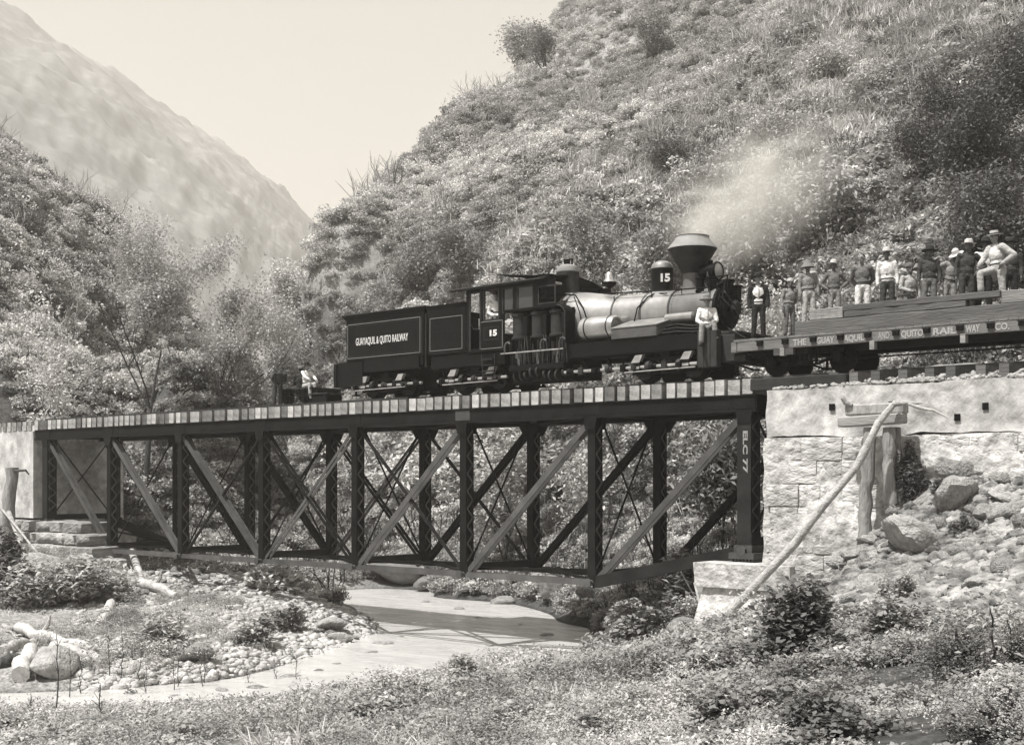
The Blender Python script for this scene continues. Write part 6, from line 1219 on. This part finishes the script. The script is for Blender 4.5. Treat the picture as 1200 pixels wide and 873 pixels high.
# ground cover of the near bank, the bar and the left bank
gr = [tuft_src('grass_src', 46, .26, 'dry_grass', i, .5, .009) for i in range(2)]
hb = [bush_src('herb_src', 330, .115, 'leaf_fore', 40 + i, .5, .7, 5, hollow=.3) for i in range(3)]
hbb = bush_src('broad_herb_src', 240, .17, 'leaf_fore_broad', 50, .8, 1.2, 4, hollow=.3)
def near_pts(n, v0, v1, p, lim): 
    x, y, v = fan(n, v0, v1, .5, p); h = ground_h(x, y); ok = (h > lim) & (y < -2.9) & ~((x > -19.5) & (y > -5.2) & (x < -14)); return x[ok], y[ok], v[ok], h[ok]
scr = lambda x, y, v: (563 - ground_h(x, y) * FPX / v)
x, y, v, h = near_pts(26000, 5.5, 30, .9, -4.8); pxx = to_px(x, y); pyy = 563 - h * FPX / v
nearbank = ~((pyy < 742) & (pxx > 955)); cl = fbm(x, y, .5, 3, 61)
k = nearbank & (rng.random(len(x)) < np.clip(.38 + cl * 2.6 + np.where(pxx > 830, .2, 0), .03, 1)); x, y, v, h, pxx, cl = x[k], y[k], v[k], h[k], pxx[k], cl[k]
s = rng.uniform(.5, 1.1, len(x)) * np.clip(v / 14, .45, 1.3); typ = rng.random(len(x)) + np.where(pxx > 800, .5, 0) + cl * .4
I = typ < .16; scatter('grass', 'pale dry grass on the near river bank', gr[0], np.stack([x, y, h], -1)[I], iso(s[I]))
I = (typ >= .16) & (typ < .98); J = np.arange(len(x)) % 2 == 0
scatter('bank_herbs', 'small leaved herbs on the near river bank', hb[0], np.stack([x, y, h - .03], -1)[I & J], iso(s[I & J] * .42, 1.0)); scatter('bank_herbs', 'small leaved herbs on the near river bank', hb[1], np.stack([x, y, h - .03], -1)[I & ~J], iso(s[I & ~J] * .36, .8))
I = typ >= .98; scatter('leafy_groundcover', 'broad leaved ground cover at the lower right', hbb, np.stack([x, y, h - .02], -1)[I], iso(s[I] * .36, 1.0))
x, y, v, h = near_pts(7000, 30, 60, .9, -4.75); pxx = to_px(x, y); cl = fbm(x, y, .25, 3, 62); k = (pxx < 600) & (rng.random(len(x)) < np.clip(.42 + cl * 1.8 + np.where(pxx < 120, .3, 0), .05, 1)); x, y, v, h = x[k], y[k], v[k], h[k]; s = rng.uniform(.5, 1.2, len(x)); I = rng.random(len(x)) < .5
scatter('bar_weeds', 'scattered weeds on the gravel bar and left bank', hb[2], np.stack([x, y, h - .03], -1)[I], iso(s[I] * .55)); scatter('bar_grass', 'thin grass on the gravel bar and left bank', gr[1], np.stack([x, y, h], -1)[~I], iso(s[~I] * .9))
# ------------------------------------------------------------------ steam and haze
def vol_box(name, lo_, hi_, label): 
    o = MB().span(lo_[0], hi_[0], lo_[1], hi_[1], lo_[2], hi_[2]).build(name, M['steam' if name == 'steam' else 'haze']); return tag(o, label, kind='stuff')
m = bpy.data.materials.new('haze'); m.use_nodes = True; n = m.node_tree.nodes; n.remove(n['Principled BSDF']); pv = n.new('ShaderNodeVolumePrincipled'); pv.inputs['Density'].default_value = HAZE; pv.inputs['Color'].default_value = (1, .955, .885, 1); pv.inputs['Anisotropy'].default_value = .2; m.node_tree.links.new(pv.outputs[0], n['Material Output'].inputs['Volume']); M['haze'] = m
m = bpy.data.materials.new('steam'); m.use_nodes = True; n = m.node_tree.nodes; l = m.node_tree.links.new; n.remove(n['Principled BSDF']); pv = n.new('ShaderNodeVolumePrincipled'); pv.inputs['Color'].default_value = (1, .965, .9, 1)
tc = n.new('ShaderNodeTexCoord'); nz = n.new('ShaderNodeTexNoise'); nz.inputs['Scale'].default_value = 1.3; nz.inputs['Detail'].default_value = 3; nz.inputs['Distortion'].default_value = .6; l(tc.outputs['Object'], nz.inputs['Vector'])
gd = n.new('ShaderNodeVectorMath'); gd.operation = 'LENGTH'; l(tc.outputs['Object'], gd.inputs[0]); fr_ = n.new('ShaderNodeMapRange'); fr_.inputs[1].default_value = 1.0; fr_.inputs[2].default_value = .15; fr_.inputs[3].default_value = 0; fr_.inputs[4].default_value = 1; fr_.interpolation_type = 'SMOOTHSTEP'; l(gd.outputs['Value'], fr_.inputs[0])
nr = n.new('ShaderNodeMapRange'); nr.inputs[1].default_value = .38; nr.inputs[2].default_value = .68; l(nz.outputs[0], nr.inputs[0]); mu = n.new('ShaderNodeMath'); mu.operation = 'MULTIPLY'; l(nr.outputs[0], mu.inputs[0]); l(fr_.outputs[0], mu.inputs[1]); m2 = n.new('ShaderNodeMath'); m2.operation = 'MULTIPLY'; m2.inputs[1].default_value = 1.1; l(mu.outputs[0], m2.inputs[0]); l(m2.outputs[0], pv.inputs['Density']); l(pv.outputs[0], n['Material Output'].inputs['Volume']); M['steam'] = m
st = MB().ell((0, 0, 0), (1, 1, 1), n=24, m=14).build('steam', 'steam'); c = T(880, 230, 1.6); st.location = c; st.scale = (3.6, 2.0, 2.0); st.rotation_euler = (0, R(-18), 0); tag(st, 'thin pale steam drifting right from the balloon stack', kind='stuff')
st2 = st.copy(); st2.data = st.data; COL.objects.link(st2); st2.location = T(830, 258, .6); st2.scale = (1.15, .9, .85); st2.rotation_euler = (0, R(-35), 0); tag(st2, 'denser steam rising straight out of the balloon stack')
if HAZE:
    o = MB().span(-2600, 900, -160, 2300, -9, 640).build('haze', M['haze']); tag(o, 'pale valley haze', kind='stuff')
